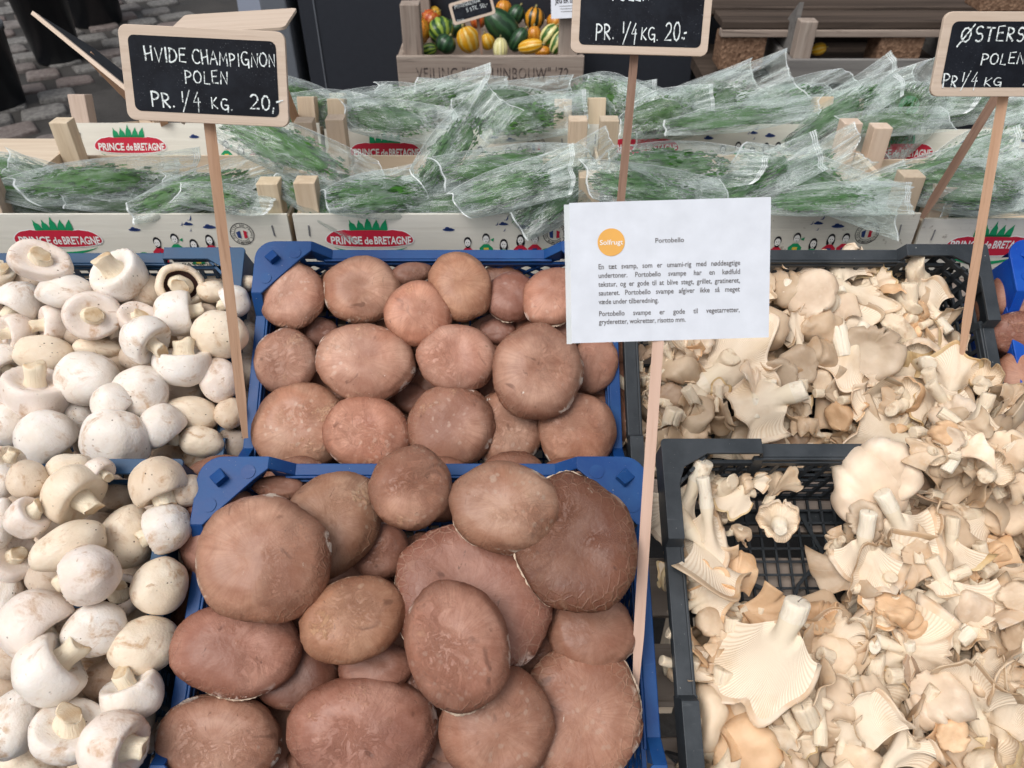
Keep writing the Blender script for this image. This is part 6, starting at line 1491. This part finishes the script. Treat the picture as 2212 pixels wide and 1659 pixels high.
t = NT('faded_stencil'); n_ = t.noise(t.co(), 60, 4, .7); tr_ = t.n('ShaderNodeBsdfTransparent'); mx = t.n('ShaderNodeMixShader'); t.set(mx, 0, t.ramp(n_, [(.38, .1), (.55, .75)])); t.set(mx, 1, tr_.outputs[0]); t.set(mx, 2, t.bsdf((.05, .04, .045), .9, .1)); MT['stencil'] = t.done(mx.outputs[0])
old_crate()
# small sign and hanging card in the gourd crate
sg, Mb, w_, h_ = chalk_sign('s', [(968, 6), (1062, -16), (1069, 27), (981, 58)], 2.20, 2.22, P(1041, 118, 2.29), P(1030, 20, 2.225),
  [('PYNTEGRÆSKAR', .12, .72, .30, .16, .0), ('5 STK. 50,-', .36, .86, .58, .17, .0), ('SML', .10, .28, .90, .10, 0)],
  'small tilted chalkboard for decorative gourds standing in the old crate', 'staked', .009, 'chalkb')
def hang_card():
    c, x, y, z, w, h = board_frame([(1186, -30), (1262, -34), (1262, 38), (1194, 40)], 2.16, 2.18)
    root = empty('paper_card', None, M=frame(c-y*h/2, x, y, z)); tag(root, 'small white printed card hanging at the right end of the gourd crate', 'card')
    m = MB(); m.box((-w/2, 0, -.001), (w/2, h, 0)); s_ = m.build('sheet', MT['paper'], root)
    BASE[0] = Matrix.Translation((0, h/2, 0)); put_text('lettering', 'JEG ER ISÆR', .020, MT['blk'], s_, 0, -.003, .0006, width=w*.75, bold=.0006)
    for k in range(3):
        m = MB(); m.box((-w*.25+k*.002, -.012-k*.007, .0003), (w*.25-k*.003, -.0105-k*.007, .0006)); o = m.build('print_line', MT['ink'], s_); o.matrix_local = BASE[0]
    BASE[0] = Matrix.Identity(4)
hang_card()
# dark grey cabinets behind, and a dark sheet standing for shadow at the pallet
def cabinet(x0, x1, y0, y1, z1, mat, label, seams=(), name='cabinet'):
    root = empty(name, ((x0+x1)/2, (y0+y1)/2, 0)); tag(root, label, 'cabinet'); cx, cy_ = (x0+x1)/2, (y0+y1)/2
    m = MB(); m.box((x0-cx, y0-cy_, 0), (x1-cx, y1-cy_, z1)); m.build('body', MT[mat], root, bevel=.006)
    for s in seams: m = MB(); m.box((s-cx-.002, y0-cy_-.004, .02), (s-cx+.002, y0-cy_-.001, z1-.02)); m.build('panel_joint', MT['panell'], root)
q = P(650, 170, 2.5); 
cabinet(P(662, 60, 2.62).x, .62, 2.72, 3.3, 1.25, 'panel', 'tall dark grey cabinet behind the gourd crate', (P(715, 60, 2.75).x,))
cabinet(P(602, 60, 2.7).x, P(658, 60, 2.7).x-.004, 2.70, 3.25, 1.25, 'panell', 'lighter grey panel at the left side of the dark cabinet')
cabinet(.64, 3.4, 3.35, 3.6, 1.6, 'panel', 'dark panel added for the shadow behind the pallet at the upper right', ())  # added backdrop, its dark colour stands in for the shade around the pallet
for i, px in enumerate((1402, 1512)):
    a = P(px, 150, 2.6); m = MB(); m.box((-.022, -.02, 0), (.022, .02, .95)); root = empty('table_leg', (a.x, a.y+.2, 0)); tag(root, ['left', 'right'][i]+' grey metal upright in the gap beneath the middle chalkboard', 'upright'); m.build('tube', MT['panell'], root)
# pallet with chipboard blocks over a crate
def chip():
    t = NT('chipboard'); v = t.co(); vo = t.n('ShaderNodeTexVoronoi'); t.set(vo, 'Vector', v); t.set(vo, 'Scale', 120.)
    c = t.mix(vo.outputs['Color'], (.12, .065, .04), (.32, .20, .13)); return t.done(t.bsdf(c, .8, .2, t.bump(vo.outputs['Distance'], .6, .004)))
MT['chip'] = chip()
def pallet():
    A = P(1562, 46, 2.30); Z = A.z; Y = A.y; x0 = A.x; s = 2.30/F
    root = empty('pallet', (x0, Y, Z-.16)); tag(root, 'dark worn pallet with chipboard blocks at the upper right', 'pallet'); h = .16
    def bx(name, a, b, mat, bv=.003): m = MB(); m.box(a, b); return m.build(name, MT[mat], root, bevel=bv)
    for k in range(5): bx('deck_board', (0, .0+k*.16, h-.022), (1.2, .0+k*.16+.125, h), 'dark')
    bx('front_edge', (0.0, -.004, h-.045), (1.2, .03, h-.024), 'old')
    for x in (.0, .48, 1.04):
        for y in (.0, .60): bx('block', (x+.01, y+.006, h-.045-.098), (x+.145, y+.10, h-.046), 'chip', .004)
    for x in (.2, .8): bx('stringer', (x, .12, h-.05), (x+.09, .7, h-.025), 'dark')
    # crate beneath
    A = P(1688, 178, 2.32); zt = P(1688, 112, 2.32).z; root2 = empty('old_crate', (A.x, A.y+.0, A.z-.02)); tag(root2, 'weathered grey crate beneath the pallet holding a single yellow gourd', 'crate'); H = zt-(A.z-.02)
    def b2(name, a, b, mat): m = MB(); m.box(a, b); return m.build(name, MT[mat], root2, bevel=.003)
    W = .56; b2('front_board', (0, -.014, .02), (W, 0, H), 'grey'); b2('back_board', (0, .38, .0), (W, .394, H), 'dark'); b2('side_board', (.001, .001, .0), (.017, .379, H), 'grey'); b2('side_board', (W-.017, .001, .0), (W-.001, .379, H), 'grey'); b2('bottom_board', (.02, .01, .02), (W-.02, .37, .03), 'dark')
    b2('corner_post', (.02, .002, 0), (.07, .045, H+.10), 'oldv'); b2('corner_post', (W-.075, .002, 0), (W-.02, .045, H+.10), 'oldv')
    m = MB(); m.prism([(0, 0), (.15, .0), (.15, .005), (.0, .14)], .0, .014, Matrix.Translation((.018, .05, H)) @ Matrix.Rotation(math.pi/2, 4, 'Z') @ Matrix.Rotation(math.pi/2, 4, 'X')); m.build('end_gusset', MT['grey'], root2)
    gourd(1768, 106, 17, 13, 10, 2.40, gm['yellow'], 'lone yellow gourd lying in the crate beneath the pallet', amp=.08)
    # trestle below
    r3 = empty('trestle', (A.x, A.y, 0)); tag(r3, 'dark low trestle carrying the crate beneath the pallet', 'trestle')
    for (a, b) in (((-.2, 0, A.z-.07), (1.3, .5, A.z-.035)), ((-.15, .02, 0), (-.1, .45, A.z-.072)), ((1.1, .02, 0), (1.15, .45, A.z-.072))):
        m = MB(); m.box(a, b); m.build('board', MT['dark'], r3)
MT['grey'] = m_wood('grey_weathered_wood', (.16, .15, .145), (.25, .24, .225), (.05, .045, .04), .35, 0, .5)
pallet()
def blk_block():
    A = P(2115, 26, 2.2); root = empty('block', (A.x, A.y, A.z)); tag(root, 'brown chipboard block cut by the top edge above the right chalkboard', 'block'); m = MB(); m.box((0, 0, 0), (.2, .1, .11)); m.build('block_body', MT['chip'], root, bevel=.004)
blk_block()
# pots of the plant stand at the upper left
def pot(px, py, rpx, label, h=.36, fill=True):
    o = Vector((0, 0, 0)); d = plane_depth(px, py, o, Vector((0, 0, 1))); p = P(px, py, d); R = rpx*d/F
    root = empty('flower_bucket', (p.x, p.y+R*.9, 0)); tag(root, label, 'bucket', 'black buckets on the cobbles'); prof = [(R*.0, .004), (R*.93, .0), (R, .01), (R*1.22, h-.03), (R*1.27, h-.03), (R*1.28, h), (R*1.20, h), (R*1.16, h-.03), (R*.95, .03), (0.001, .03)]
    G = [[(max(.0005, rr)*math.cos(2*math.pi*j/40), max(.0005, rr)*math.sin(2*math.pi*j/40), z) for j in range(40)] for rr, z in prof]
    link('body', grid_mesh('body', G, MT['pot']), root)
    if fill:
        r = random.Random(int(px)); m = MB()
        for k in range(60):
            c = Vector((r.uniform(-.8, .8)*R, r.uniform(-.8, .8)*R, h-.04+r.uniform(0, .05))); d_ = Vector((r.gauss(0, 1), r.gauss(0, 1), r.gauss(0, .5))).normalized()*.04; s_ = d_.cross(Vector((0, 0, 1))).normalized()*.02
            m.add([c-d_, c+s_, c+d_, c-s_], [(0, 1, 2, 3)])
        o_ = m.build('dry_leaves', MT['dryleaf'], root); o_['kind'] = 'stuff'
MT['dryleaf'] = flat('dry_leaf', (.20, .09, .05))
pot(112, 143, 46, 'black bucket with brown leaves behind the edge-on sign', .42); pot(190, 62, 54, 'black bucket at the top left, right of the leafy one', .5, False); pot(-22, 245, 52, 'black bucket cut off by the left edge, nearest of the three', .40)
